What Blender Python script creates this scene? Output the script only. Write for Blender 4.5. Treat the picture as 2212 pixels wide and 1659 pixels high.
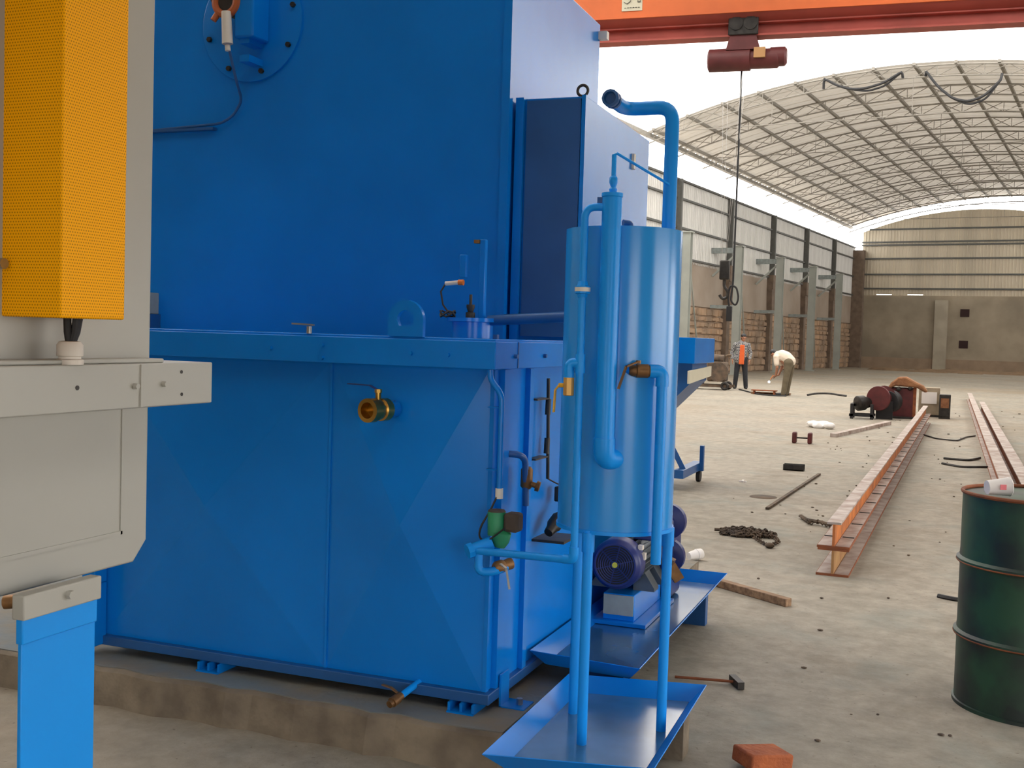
import bpy, math, random
from mathutils import Vector, Matrix
random.seed(7)
S = bpy.context.scene
for o in list(bpy.data.objects): bpy.data.objects.remove(o)
COL = S.collection
PI = math.pi
# ------------------------------------------------------------------ camera
cam_d = bpy.data.cameras.new('camera'); cam = bpy.data.objects.new('camera', cam_d); COL.objects.link(cam)
cam_d.sensor_fit = 'HORIZONTAL'; cam_d.sensor_width = 36.0; cam_d.lens = 36.0*2400/2212
cam_d.clip_start = 0.05; cam_d.clip_end = 400
F_, HC_, ROLL_, VPX_ = 2400., 725., .030, 2032.          # focal length, horizon row, roll, machine axis vanishing column
_y = Vector(((VPX_-1106)/F_, -((HC_+ROLL_*(VPX_-1106))-829.5)/F_, -1)).normalized()
_z = Vector((1, -ROLL_, 0)).cross(_y).normalized()
if _z.y < 0: _z = -_z
_x = _y.cross(_z)
cam.matrix_world = Matrix.Translation((0, 0, 1.45)) @ Matrix((_x, _y, _z)).to_4x4()
S.camera = cam
# ------------------------------------------------------------------ sky, exposure
W = bpy.data.worlds.new('hazy_sky'); S.world = W; W.use_nodes = True
bg = W.node_tree.nodes['Background']; bg.inputs[0].default_value = (1.0, 0.975, 0.95, 1); bg.inputs[1].default_value = 9.0
S.view_settings.view_transform = 'Standard'; S.view_settings.look = 'None'
S.view_settings.exposure = -0.50; S.view_settings.gamma = 1.0; S.view_settings.use_curve_mapping = False
HALL = -math.radians(7.968)       # the hall axis is turned a little from the machine axis

# ------------------------------------------------------------------ materials
MATS = {}
def mat(name, col, rough=.5, metal=0., var=0., scale=6., col2=None, bump=0., bscale=None, spec=.5, coat=0., detail=4., stretch=None, contrast=(.35, .65)):
    m = bpy.data.materials.new(name); m.use_nodes = True; MATS[name] = m
    nt = m.node_tree; b = nt.nodes['Principled BSDF']
    b.inputs['Base Color'].default_value = (*col, 1); b.inputs['Roughness'].default_value = rough
    b.inputs['Metallic'].default_value = metal; b.inputs['Specular IOR Level'].default_value = spec
    b.inputs['Coat Weight'].default_value = coat; b.inputs['Coat Roughness'].default_value = .15
    tc = nt.nodes.new('ShaderNodeTexCoord'); src = tc.outputs['Object']
    if stretch:
        mp = nt.nodes.new('ShaderNodeMapping'); mp.inputs['Scale'].default_value = stretch
        nt.links.new(src, mp.inputs[0]); src = mp.outputs[0]
    n = nt.nodes.new('ShaderNodeTexNoise'); n.inputs['Scale'].default_value = scale; n.inputs['Detail'].default_value = detail
    nt.links.new(src, n.inputs['Vector'])
    c2 = col2 if col2 else tuple(c*(1-var) for c in col)
    r = nt.nodes.new('ShaderNodeValToRGB')
    r.color_ramp.elements[0].position = contrast[0]; r.color_ramp.elements[1].position = contrast[1]
    r.color_ramp.elements[0].color = (*c2, 1); r.color_ramp.elements[1].color = (*col, 1)
    nt.links.new(n.outputs['Fac'], r.inputs[0]); nt.links.new(r.outputs[0], b.inputs['Base Color'])
    if bump:
        n2 = nt.nodes.new('ShaderNodeTexNoise'); n2.inputs['Scale'].default_value = bscale or scale*4; n2.inputs['Detail'].default_value = 3
        nt.links.new(src, n2.inputs['Vector'])
        bp = nt.nodes.new('ShaderNodeBump'); bp.inputs['Strength'].default_value = bump; bp.inputs['Distance'].default_value = .02
        nt.links.new(n2.outputs['Fac'], bp.inputs['Height']); nt.links.new(bp.outputs[0], b.inputs['Normal'])
    return m
BLUE = mat('blue_enamel', (.002, .205, .70), .24, var=.12, scale=2.2, bump=.012, bscale=5, spec=.28)
BLUE2 = mat('blue_enamel_bright', (.004, .29, .86), .36, var=.06, scale=3, spec=.3)
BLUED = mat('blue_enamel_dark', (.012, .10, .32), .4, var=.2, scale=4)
NAVY = mat('navy_motor_paint', (.016, .03, .17), .38, var=.25, scale=8)
GREY = mat('grey_machine_paint', (.40, .39, .345), .42, var=.05, scale=2.5, bump=.01, bscale=6)
GREYS = mat('grey_primed_steel', (.30, .34, .33), .45, var=.25, scale=9)
WHITEP = mat('white_plastic', (.72, .66, .58), .45, var=.06)
BRASS = mat('brass', (.62, .36, .09), .3, 1., var=.35, scale=14)
BRASSD = mat('dull_brass', (.30, .15, .055), .5, .6, var=.5, scale=14)
GOLD = mat('yellow_lever_paint', (.72, .40, .03), .45, var=.2, scale=12)
STEEL = mat('bare_steel', (.55, .53, .50), .35, .9, var=.3, scale=12)
BLACK = mat('black_rubber', (.018, .018, .02), .6, var=.4, scale=10)
DARKS = mat('dark_oily_steel', (.045, .040, .036), .5, .4, var=.5, scale=12)
GREEN = mat('green_coil_paint', (.03, .30, .13), .45, var=.25, scale=12)
ORANGE = mat('orange_crane_paint', (.78, .17, .04), .5, var=.22, scale=1.2)
REDF = mat('red_oxide_flange', (.50, .10, .075), .55, var=.25, scale=1.5)
HOIST = mat('hoist_maroon_paint', (.16, .035, .035), .5, var=.3, scale=4)
SIGN = mat('sign_cream', (.70, .66, .50), .5, var=.05)
SIGNB = mat('sign_black_ink', (.02, .02, .02), .5)
RUST = mat('rusty_steel', (.30, .085, .025), .75, var=.45, scale=9, bump=.1)
RUSTO = mat('orange_primer_steel', (.62, .19, .035), .6, col2=(.30, .09, .03), scale=5, bump=.05)
TANW = mat('tan_rusted_web', (.42, .24, .09), .7, col2=(.28, .12, .04), scale=5, bump=.05)
DUST = mat('dusty_steel_top', (.50, .44, .40), .7, col2=(.30, .22, .18), scale=7, bump=.06)
MAROON = mat('maroon_winch_paint', (.11, .016, .018), .5, var=.4, scale=6)
SACK = mat('brown_sackcloth', (.34, .16, .07), .9, col2=(.20, .085, .04), scale=9, bump=.3)
WOOD = mat('weathered_wood', (.33, .20, .11), .8, col2=(.16, .09, .05), scale=5, stretch=(1, 12, 6), bump=.15)
FOAM = mat('white_foam', (.80, .76, .72), .6, var=.04)
BAGW = mat('white_plastic_film', (.82, .80, .78), .4, var=.05, bump=.2, scale=10)
BRICK = mat('red_brick_clay', (.42, .115, .035), .85, col2=(.25, .06, .02), scale=9, bump=.3, bscale=60)
EARTH = mat('brown_caked_iron', (.14, .095, .06), .85, col2=(.06, .045, .035), scale=5, bump=.4, bscale=20)
DRUM = mat('green_drum_paint', (.020, .075, .036), .5, col2=(.012, .022, .018), scale=4.5, bump=.05, bscale=8, contrast=(.38, .6))
LID = mat('drum_lid_paint', (.16, .22, .21), .4, col2=(.09, .13, .12), scale=5)
SKIN = mat('skin', (.36, .17, .10), .55)
HAIR = mat('black_hair', (.012, .011, .012), .5)
CREAM = mat('cream_cotton', (.74, .64, .52), .8, var=.1, scale=6, bump=.1)
OLIVE = mat('olive_trousers', (.15, .12, .075), .85, var=.25, scale=7)
DARKCL = mat('charcoal_trousers', (.022, .024, .03), .85, var=.3, scale=7)
ORSH = mat('orange_shirt', (.70, .12, .025), .8, var=.12, scale=7)
STEELWALL = mat('galvanised_sheet', (.58, .565, .53), .45, .25, var=.14, scale=.35, stretch=(1, 6, .4))
ROOFS = mat('roof_sheet_underside', (.56, .52, .46), .55, .0, var=.14, scale=.4, stretch=(.4, 2.5, 1))
def thin(m, t):      # sheet that lets a little daylight through
    nt = m.node_tree; b = nt.nodes['Principled BSDF']; out = nt.nodes['Material Output']
    tr = nt.nodes.new('ShaderNodeBsdfTranslucent'); tr.inputs[0].default_value = (1, .93, .82, 1)
    x = nt.nodes.new('ShaderNodeMixShader'); x.inputs[0].default_value = t
    nt.links.new(b.outputs[0], x.inputs[1]); nt.links.new(tr.outputs[0], x.inputs[2]); nt.links.new(x.outputs[0], out.inputs[0])
thin(ROOFS, .055)  # translucency added to lift the brightness of roof and hall
ENDS = mat('end_wall_sheet', (.58, .51, .385), .5, .1, var=.2, scale=.3, stretch=(4, 1, .3))
TRUSS = mat('grey_truss_steel', (.27, .25, .215), .6, .2, var=.2)
POST = mat('pale_green_grey_column', (.36, .38, .34), .55, var=.15, scale=1.5)
DPOST = mat('dark_post', (.10, .10, .09), .6, var=.2)
PLAST = mat('cement_plaster', (.38, .315, .255), .9, col2=(.30, .235, .18), scale=.5, bump=.2, bscale=5)
STONE = mat('rubble_stone', (.46, .30, .185), .9, col2=(.25, .18, .125), scale=.8, bump=.6, bscale=7, detail=8)
MORTAR = mat('mortar', (.33, .24, .165), .95, var=.2, scale=1.5, bump=.3)
PILAS = mat('brown_brick_pilaster', (.20, .145, .105), .9, var=.3, scale=3, bump=.3)
ENDP = mat('end_wall_plaster', (.36, .30, .22), .9, col2=(.24, .20, .145), scale=.6, bump=.3, bscale=3, detail=8)
ENDC = mat('end_wall_column', (.40, .35, .27), .9, var=.2, scale=1)
HOLE = mat('dark_opening', (.03, .012, .012), .9)
PLINTH = mat('plinth_concrete', (.255, .205, .145), .9, col2=(.14, .11, .08), scale=6, bump=.6, bscale=14, detail=8)
def checked():
    m = bpy.data.materials.new('grey_checked_cloth'); m.use_nodes = True; nt = m.node_tree; b = nt.nodes['Principled BSDF']
    tc = nt.nodes.new('ShaderNodeTexCoord'); c = nt.nodes.new('ShaderNodeTexChecker'); c.inputs['Scale'].default_value = 22
    c.inputs[1].default_value = (.30, .29, .27, 1); c.inputs[2].default_value = (.085, .088, .10, 1)
    nt.links.new(tc.outputs['Object'], c.inputs['Vector']); nt.links.new(c.outputs[0], b.inputs['Base Color']); b.inputs['Roughness'].default_value = .9
    return m
CHECK = checked()
def floor_mat():
    m = bpy.data.materials.new('dusty_concrete_floor'); m.use_nodes = True; nt = m.node_tree; b = nt.nodes['Principled BSDF']
    N = nt.nodes.new; L = nt.links.new
    tc = N('ShaderNodeTexCoord')
    def noise(s, d=6, r=.6):
        n = N('ShaderNodeTexNoise'); n.inputs['Scale'].default_value = s; n.inputs['Detail'].default_value = d; n.inputs['Roughness'].default_value = r
        L(tc.outputs['Object'], n.inputs['Vector']); return n.outputs['Fac']
    def ramp(f, p0, c0, p1, c1):
        r = N('ShaderNodeValToRGB'); e = r.color_ramp.elements; e[0].position = p0; e[1].position = p1; e[0].color = (*c0, 1); e[1].color = (*c1, 1); L(f, r.inputs[0]); return r.outputs[0]
    def mix(f, a, c):
        x = N('ShaderNodeMix'); x.data_type = 'RGBA'; L(f, x.inputs[0])
        L(a, x.inputs[6]);
        if isinstance(c, tuple): x.inputs[7].default_value = (*c, 1)
        else: L(c, x.inputs[7])
        return x.outputs[2]
    base = ramp(noise(.55), .3, (.30, .27, .215), .7, (.42, .365, .29))
    fine = ramp(noise(7, 8, .7), .35, (.66, .66, .66), .65, (1, 1, 1))
    mm = N('ShaderNodeMix'); mm.data_type = 'RGBA'; mm.blend_type = 'MULTIPLY'; mm.inputs[0].default_value = 1; L(base, mm.inputs[6]); L(fine, mm.inputs[7])
    teal = ramp(noise(1.6, 7), .52, (0, 0, 0), .72, (.55, .55, .55))
    c = mix(teal, mm.outputs[2], (.20, .225, .20))
    big = ramp(noise(.16, 6, .6), .5, (0, 0, 0), .72, (.75, .75, .75))
    c = mix(big, c, (.29, .215, .135))
    dark = ramp(noise(1.1, 9, .7), .52, (0, 0, 0), .70, (.85, .85, .85))
    c = mix(dark, c, (.175, .145, .105))
    speck = ramp(noise(26, 3), .66, (0, 0, 0), .72, (.8, .8, .8))
    c = mix(speck, c, (.15, .12, .09))
    L(c, b.inputs['Base Color']); b.inputs['Roughness'].default_value = .72; b.inputs['Specular IOR Level'].default_value = .3
    bp = N('ShaderNodeBump'); bp.inputs['Strength'].default_value = .35; bp.inputs['Distance'].default_value = .02
    L(noise(9, 8, .7), bp.inputs['Height']); L(bp.outputs[0], b.inputs['Normal'])
    return m
FLOOR = floor_mat()
def perforated():
    m = bpy.data.materials.new('yellow_perforated_sheet'); m.use_nodes = True; nt = m.node_tree; b = nt.nodes['Principled BSDF']
    N = nt.nodes.new; L = nt.links.new
    tc = N('ShaderNodeTexCoord'); sp = N('ShaderNodeSeparateXYZ'); L(tc.outputs['Object'], sp.inputs[0])
    def M(op, a, c=None, d=None):
        n = N('ShaderNodeMath'); n.operation = op
        for i, v in enumerate((a, c, d)):
            if v is None: continue
            if isinstance(v, (int, float)): n.inputs[i].default_value = v
            else: L(v, n.inputs[i])
        return n.outputs[0]
    P = .0066
    u = M('DIVIDE', M('ADD', sp.outputs[0], sp.outputs[1]), P); v = M('DIVIDE', sp.outputs[2], P*.9)
    row = M('FLOOR', v); off = M('MULTIPLY', M('MODULO', row, 2.), .5)
    fu = M('SUBTRACT', M('FRACT', M('ADD', u, off)), .5); fv = M('SUBTRACT', M('FRACT', v), .5)
    d = M('SQRT', M('ADD', M('MULTIPLY', fu, fu), M('MULTIPLY', fv, fv)))
    hole = M('LESS_THAN', d, .27)
    x = N('ShaderNodeMix'); x.data_type = 'RGBA'; L(hole, x.inputs[0])
    x.inputs[6].default_value = (1.0, .44, .0, 1); x.inputs[7].default_value = (.55, .21, .0, 1)
    L(x.outputs[2], b.inputs['Base Color']); b.inputs['Roughness'].default_value = .5; b.inputs['Specular IOR Level'].default_value = .12
    return m
PERF = perforated()
def translucent():
    m = bpy.data.materials.new('translucent_roof_panel'); m.use_nodes = True; nt = m.node_tree
    b = nt.nodes['Principled BSDF']; nt.nodes.remove(b); out = nt.nodes['Material Output']
    t = nt.nodes.new('ShaderNodeBsdfTranslucent'); t.inputs[0].default_value = (.80, .79, .77, 1)
    d = nt.nodes.new('ShaderNodeBsdfDiffuse'); d.inputs[0].default_value = (.8, .8, .78, 1)
    x = nt.nodes.new('ShaderNodeMixShader'); x.inputs[0].default_value = .25
    nt.links.new(t.outputs[0], x.inputs[1]); nt.links.new(d.outputs[0], x.inputs[2]); nt.links.new(x.outputs[0], out.inputs[0])
    return m
TRANS = translucent()
def emis(name, col, s):
    m = bpy.data.materials.new(name); m.use_nodes = True; b = m.node_tree.nodes['Principled BSDF']
    b.inputs['Emission Color'].default_value = (*col, 1); b.inputs['Emission Strength'].default_value = s; return m
ARC = emis('welding_arc', (.75, .85, 1.0), 25)

# ------------------------------------------------------------------ mesh builder
def frame(d):
    d = Vector(d).normalized(); a = Vector((0, 0, 1)) if abs(d.z) < .95 else Vector((1, 0, 0))
    u = d.cross(a).normalized(); return u, d.cross(u).normalized(), d
class MB:
    def __init__(s): s.v = []; s.f = []
    def add(s, vs, fs):
        o = len(s.v); s.v += [tuple(x) for x in vs]; s.f += [tuple(i+o for i in q) for q in fs]; return s
    def box(s, x0, x1, y0, y1, z0, z1, m=None):
        vs = [(x, y, z) for x in (x0, x1) for y in (y0, y1) for z in (z0, z1)]
        if m: vs = [m @ Vector(q) for q in vs]
        return s.add(vs, [(0, 1, 3, 2), (4, 6, 7, 5), (0, 4, 5, 1), (2, 3, 7, 6), (0, 2, 6, 4), (1, 5, 7, 3)])
    def bar(s, p0, p1, w, h=None):      # rectangular bar between two points
        h = h or w; p0 = Vector(p0); p1 = Vector(p1); u, v, d = frame(p1-p0)
        vs = [p+u*a*w/2+v*b*h/2 for p in (p0, p1) for a, b in ((-1, -1), (1, -1), (1, 1), (-1, 1))]
        return s.add(vs, [(0, 3, 2, 1), (4, 5, 6, 7), (0, 1, 5, 4), (1, 2, 6, 5), (2, 3, 7, 6), (3, 0, 4, 7)])
    def rings(s, rs, cap=True):
        n = len(rs[0]); vs = [p for r in rs for p in r]; fs = []
        for k in range(len(rs)-1):
            for i in range(n):
                j = (i+1) % n; fs.append((k*n+i, k*n+j, (k+1)*n+j, (k+1)*n+i))
        if cap: fs.append(tuple(range(n-1, -1, -1))); fs.append(tuple(range((len(rs)-1)*n, len(rs)*n)))
        return s.add(vs, fs)
    def cyl(s, p0, p1, r0, r1=None, n=20, cap=True):
        r1 = r0 if r1 is None else r1; p0 = Vector(p0); p1 = Vector(p1); u, v, d = frame(p1-p0)
        return s.rings([[p+(u*math.cos(2*PI*i/n)+v*math.sin(2*PI*i/n))*r for i in range(n)] for p, r in ((p0, r0), (p1, r1))], cap)
    def lathe(s, p, d, prof, n=28):     # prof: (distance along d, radius)
        p = Vector(p); u, v, d = frame(d)
        return s.rings([[p+d*t+(u*math.cos(2*PI*i/n)+v*math.sin(2*PI*i/n))*max(r, 1e-4) for i in range(n)] for t, r in prof])
    def tube(s, pts, r, n=12, bend=0., closed=False):   # swept pipe; bend rounds the corners
        P = [Vector(p) for p in pts]
        if bend:
            Q = [P[0]]
            for a, b, c in zip(P, P[1:], P[2:]):
                d0 = (a-b); d1 = (c-b); k = min(bend, d0.length*.49, d1.length*.49); A = b+d0.normalized()*k; C = b+d1.normalized()*k
                for i in range(7):
                    t = i/6; Q.append(A*(1-t)**2+b*2*t*(1-t)+C*t*t)
            Q.append(P[-1]); P = Q
        rs = []; u = None
        for i, p in enumerate(P):
            d = (P[min(i+1, len(P)-1)]-P[max(i-1, 0)]).normalized()
            if u is None: u, v, _ = frame(d)
            else:
                u = (u-d*u.dot(d)).normalized(); v = d.cross(u)
            rr = r[i] if isinstance(r, (list, tuple)) else r
            rs.append([p+(u*math.cos(2*PI*k/n)+v*math.sin(2*PI*k/n))*rr for k in range(n)])
        return s.rings(rs)
    def prism(s, poly, axis, a, b):     # polygon in the two other axes, extruded from a to b
        def P(q, t): return {'x': (t, q[0], q[1]), 'y': (q[0], t, q[1]), 'z': (q[0], q[1], t)}[axis]
        n = len(poly); vs = [P(q, a) for q in poly]+[P(q, b) for q in poly]
        return s.add(vs, [tuple(range(n-1, -1, -1)), tuple(range(n, 2*n))]+[(i, (i+1) % n, n+(i+1) % n, n+i) for i in range(n)])
    def ball(s, c, r, n=14, m=9):
        c = Vector(c); r = r if isinstance(r, (tuple, list)) else (r, r, r)
        return s.rings([[c+Vector((math.sin(t)*math.cos(2*PI*i/n)*r[0], math.sin(t)*math.sin(2*PI*i/n)*r[1], math.cos(t)*r[2])) for i in range(n)]
                        for t in [max(.03, min(PI-.03, PI*k/(m-1))) for k in range(m)]])
    def cap(s, p0, p1, r0, r1=None, n=12):
        r1 = r0 if r1 is None else r1; s.cyl(p0, p1, r0, r1, n); s.ball(p0, r0, n, 7); return s.ball(p1, r1, n, 7)
    def torus(s, c, d, R, r, n=32, k=8):
        c = Vector(c); u, v, d = frame(d); vs = []; fs = []
        for i in range(n):
            a = 2*PI*i/n; e = u*math.cos(a)+v*math.sin(a)
            for j in range(k):
                b = 2*PI*j/k; vs.append(c+e*(R+r*math.cos(b))+d*r*math.sin(b))
        for i in range(n):
            for j in range(k): fs.append((i*k+j, ((i+1) % n)*k+j, ((i+1) % n)*k+(j+1) % k, i*k+(j+1) % k))
        return s.add(vs, fs)
    def xf(s, m): s.v = [tuple(m @ Vector(q)) for q in s.v]; return s
def mkmesh(name, mb, m):
    me = bpy.data.meshes.new(name); me.from_pydata(mb.v, [], mb.f); me.validate(); me.update()
    import bmesh
    bm = bmesh.new(); bm.from_mesh(me); bmesh.ops.recalc_face_normals(bm, faces=bm.faces); bm.to_mesh(me); bm.free()
    me.polygons.foreach_set('use_smooth', [True]*len(me.polygons)); me.set_sharp_from_angle(angle=math.radians(38))
    me.materials.append(m); return me
def tag(o, label=None, cat=None, group=None, kind=None):
    if label: o['label'] = label
    if cat: o['category'] = cat
    if group: o['group'] = group
    if kind: o['kind'] = kind
    return o
def thing(name, label, cat, loc=(0, 0, 0), rotz=0., group=None):
    o = bpy.data.objects.new(name, None); COL.objects.link(o); o.location = loc; o.rotation_euler = (0, 0, rotz); o.empty_display_size = .1
    return tag(o, label, cat, group)
def root(o):
    while o.parent: o = o.parent
    return o
def part(name, mb, m, parent, bevel=0., label=None, local=False):
    """a part of a thing; coordinates are world ones unless local"""
    if not local:
        r = root(parent); mb.xf((Matrix.Translation(r.location) @ Matrix.Rotation(r.rotation_euler.z, 4, 'Z')).inverted())
    o = bpy.data.objects.new(name, mkmesh(name, mb, m)); COL.objects.link(o); o.parent = parent
    if bevel: bv(o, bevel)
    if label: o['label'] = label
    return o
def bv(o, w):
    b = o.modifiers.new('bevel', 'BEVEL'); b.width = w; b.segments = 2; b.limit_method = 'ANGLE'; b.angle_limit = math.radians(50)
def solo(name, mb, m, label, cat, group=None, kind=None, bevel=0., rotz=0.):
    """a thing that is one mesh, its origin at its base"""
    xs = [q[0] for q in mb.v]; ys = [q[1] for q in mb.v]; zs = [q[2] for q in mb.v]
    c = Vector(((min(xs)+max(xs))/2, (min(ys)+max(ys))/2, min(zs)))
    mb.xf(Matrix.Translation(-c)); o = bpy.data.objects.new(name, mkmesh(name, mb, m)); COL.objects.link(o); o.location = c
    if rotz: o.location = Matrix.Rotation(rotz, 3, 'Z') @ c; o.rotation_euler.z = rotz
    if bevel: bv(o, bevel)
    return tag(o, label, cat, group, kind)
def struct(name, mb, m, hall=True):
    o = bpy.data.objects.new(name, mkmesh(name, mb, m)); COL.objects.link(o)
    if hall: o.rotation_euler.z = HALL
    o['kind'] = 'structure'; return o
def inst(name, me, parent, loc=(0, 0, 0), rot=(0, 0, 0)):
    o = bpy.data.objects.new(name, me); COL.objects.link(o); o.parent = parent; o.location = loc; o.rotation_euler = rot; return o
def hall(p): return Matrix.Rotation(HALL, 3, 'Z') @ Vector(p)

# ================================================================== THE HALL (hall frame: x across, y along)
XL, XR, YE, YB = -16.66, 2.6, 77.5, -6.0
ZT, ZE, RISE = 8.15, 9.5, 1.75
XC = (XL+XR)/2; HW = (XR-XL)/2+.3
def roofz(x, lift=0.):
    t = (x-XC)/HW; return ZE+RISE*(1-t*t)+lift
floor = struct('floor', MB().box(-40, 40, -30, 120, -.3, 0), FLOOR)
# --- left wall
wl = struct('wall_left', MB().box(XL-.35, XL-.05, YB, YE+.3, 0, 4.8), MORTAR)
sb = MB(); z = .02
while z < 2.9:
    h = random.uniform(.24, .4); h = min(h, 2.97-z)
    y = 30.+random.uniform(-.3, 0)
    while y < YE-.2:
        w = random.uniform(.25, .95); a = random.uniform(0, .06); g = .008
        J = lambda: random.uniform(-.035, .035)
        sb.add([(XL-.1, y+g, z+g), (XL-.1, y+w-g, z+g), (XL-.1, y+w-g, z+h-g), (XL-.1, y+g, z+h-g),
                (XL+a, y+g+.05+J(), z+g+.03+J()), (XL+a+J(), y+w-g-.06+J(), z+g+.05+J()), (XL+a, y+w-g-.04+J(), z+h-g-.04+J()), (XL+a+J(), y+g+.06+J(), z+h-g-.05+J())],
               [(4, 5, 6, 7), (0, 1, 5, 4), (1, 2, 6, 5), (2, 3, 7, 6), (3, 0, 4, 7)])
        y += w
    z += h
o = part('rubble_stone', sb, STONE, wl, local=True); o['kind'] = 'stuff'
part('plaster_band', MB().box(XL-.06, XL+.02, YB, YE, 2.97, 4.82), PLAST, wl, local=True)
def sheet_mb(w, z0, z1, ribs=5, d=.035):    # ribbed sheet in the yz plane facing +x
    mb = MB(); pr = []
    for i in range(ribs):
        y = w*i/ribs; q = w/ribs; pr += [(0, y), (0, y+q*.62), (d, y+q*.72), (d, y+q*.9)]
    pr.append((0, w)); n = len(pr)
    return mb.add([(x, y, z0) for x, y in pr]+[(x, y, z1) for x, y in pr]+[], [(i, i+1, n+i+1, n+i) for i in range(n-1)])
wsm = mkmesh('wall_sheet', sheet_mb(1.02, 4.75, ZT), STEELWALL)
for i in range(60): inst('wall_sheet', wsm, wl, (XL+(.012 if i % 2 else 0), 17.5+i, 0))
part('wall_sheet', MB().box(XL-.02, XL+.02, YB, 17.5, 4.75, ZT), STEELWALL, wl, local=True)
grt = mkmesh('wall_girt', MB().box(XL+.04, XL+.14, 17, YE, -.04, .04), DPOST)
for zz in (ZT-.05, 7.35, 6.15, 4.9): inst('wall_girt', grt, wl, (0, 0, zz))
pm = mkmesh('steel_post', MB().box(XL+.05, XL+.3, -.08, .08, 4.7, 8.1), DPOST)
pb = MB().box(XL-.05, XL+.36, -.36, .36, 4.25, 5.0); pb.prism([(-.36, 4.25), (.36, 4.25), (.22, 3.0), (-.22, 3.0)], 'x', XL-.05, XL+.3); pb.box(XL-.05, XL+.22, -.22, .22, 0, 3.0)
pbm = mkmesh('brick_pilaster', pb, PILAS)
for yy in (30.2, 36.8, 43.5, 50.3, 57.4, 64.2, 71.0):
    inst('steel_post', pm, wl, (0, yy, 0)); inst('brick_pilaster', pbm, wl, (0, yy, 0))
# --- end wall
we = struct('wall_end', MB().box(XL-.3, XR+.3, YE+.06, YE+.4, 0, 4.93), ENDP)
part('wall_coping', MB().box(XL, XR, YE-.02, YE+.1, .0, .75), MORTAR, we, local=True)
part('corner_column', MB().box(XL+.02, XL+.75, YE-.5, YE+.02, 0, 7.9), PILAS, we, local=True)
part('concrete_column', MB().box(-11.3, -10.5, YE-.18, YE+.1, 0, 4.6), ENDC, we, local=True)
for zz in (3.55, 1.5): part('wall_opening', MB().box(-9.75, -9.2, YE+.03, YE+.08, zz, zz+.5), HOLE, we, local=True)
def endz(x): t = (x+8.9)/9.3; return 10.5-2.25*t*t
x = XL+.55; k = 0
while x < XR:
    w = 1.03; gap = 4.90+(.16 if random.random() < .3 else 0)*.5
    mb = sheet_mb(w, gap, 6).xf(Matrix.Rotation(-PI/2, 4, 'Z'))      # faces -y
    n = len(mb.v)//2
    mb.v = [(q[0], -abs(q[1]), q[2]) for q in mb.v]
    mb.v = mb.v[:n]+[(q[0], q[1], endz(x+q[0])) for q in mb.v[:n]]
    mb.xf(Matrix.Translation((x, YE+(.02 if k % 2 else .035), 0)))
    part('end_sheet', mb, ENDS, we, local=True); x += 1.0; k += 1
for zz in (5.35, 6.3, 7.35, 8.25, 8.45, 9.3):
    hw = 9.3*math.sqrt(max(0, (10.5-zz)/2.25)); part('end_girt', MB().box(max(XL+.5, -8.9-hw), min(XR, -8.9+hw), YE-.12, YE-.04, zz-.05, zz+.05), DPOST, we, local=True)
# --- roof
ce = struct('ceiling', MB().box(XL-.35, XL-.15, YB, YE, ZE-.1, ZE+.05), TRUSS)
def roof_seg(x0, x1, w):
    prof = [(0, 0), (.42*w, 0), (.47*w, .05), (.53*w, .05), (.58*w, 0), (.92*w, 0), (.95*w, .05), (1.01*w, .05), (1.05*w, .004)]
    n = 9; vs = []; fs = []
    for i in range(n):
        x = x0+(x1-x0)*i/(n-1)
        for y, d in prof: vs.append((x, y, roofz(x, .12+d)))
    k = len(prof)
    for i in range(n-1):
        for j in range(k-1): fs.append((i*k+j, i*k+j+1, (i+1)*k+j+1, (i+1)*k+j))
    return MB().add(vs, fs)
X3 = [XC-HW, XC-HW/3, XC+HW/3, XC+HW]
SEGO = [mkmesh('roof_sheet', roof_seg(X3[i], X3[i+1], 1.0), ROOFS) for i in range(3)]
SEGT = [mkmesh('roof_sheet', roof_seg(X3[i], X3[i+1], 1.0), TRANS) for i in range(3)]
for j in range(int(YB), 78):
    for i in range(3):
        tr = ((16 <= j < 41) if i < 2 else (35 <= j < 41)) or (i < 2 and 3 <= j < 12)  # the near strip is unseen, added to brighten the foreground floor
        inst('skylight_and_fill_sheet' if tr else 'roof_sheet', (SEGT if tr else SEGO)[i], ce, (0, j, 0))
def arch_mb():
    mb = MB(); N = 26; top = []; bot = []
    for i in range(N+1):
        x = XC-HW+2*HW*i/N; top.append((x, 0, roofz(x, -.02))); bot.append((x, 0, roofz(x, -.40)))
    mb.tube(top, .035, 5); mb.tube(bot, .03, 5)
    for i in range(N): mb.cyl(top[i], bot[i+1] if i % 2 else bot[i], .014, n=4); mb.cyl(bot[i], top[i+1], .014, n=4)
    return mb
am = mkmesh('arch_truss', arch_mb(), TRUSS)
tm = MB().cyl((XL, 0, ZE+.05), (XR, 0, ZE+.05), .018, n=5)
for k in (-.5, 0, .5): tm.cyl((XC+k*HW, 0, ZE+.05), (XC+k*HW, 0, roofz(XC+k*HW, -.4)), .012, n=4)
tm = mkmesh('tie_rod', tm, TRUSS)
yy = 40.9; k = 0
while yy < 78:
    inst('arch_truss', am, ce, (0, yy, 0))
    if k % 2 == 0: inst('tie_rod', tm, ce, (0, yy, 0))
    yy += 3.28; k += 1
for i in range(15):
    x = XC-HW+.3+(2*HW-.6)*i/14
    part('purlin', MB().box(x-.05, x+.05, 40.8, YE+.2, roofz(x, 0), roofz(x, .10)), TRUSS, ce, local=True)
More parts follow.
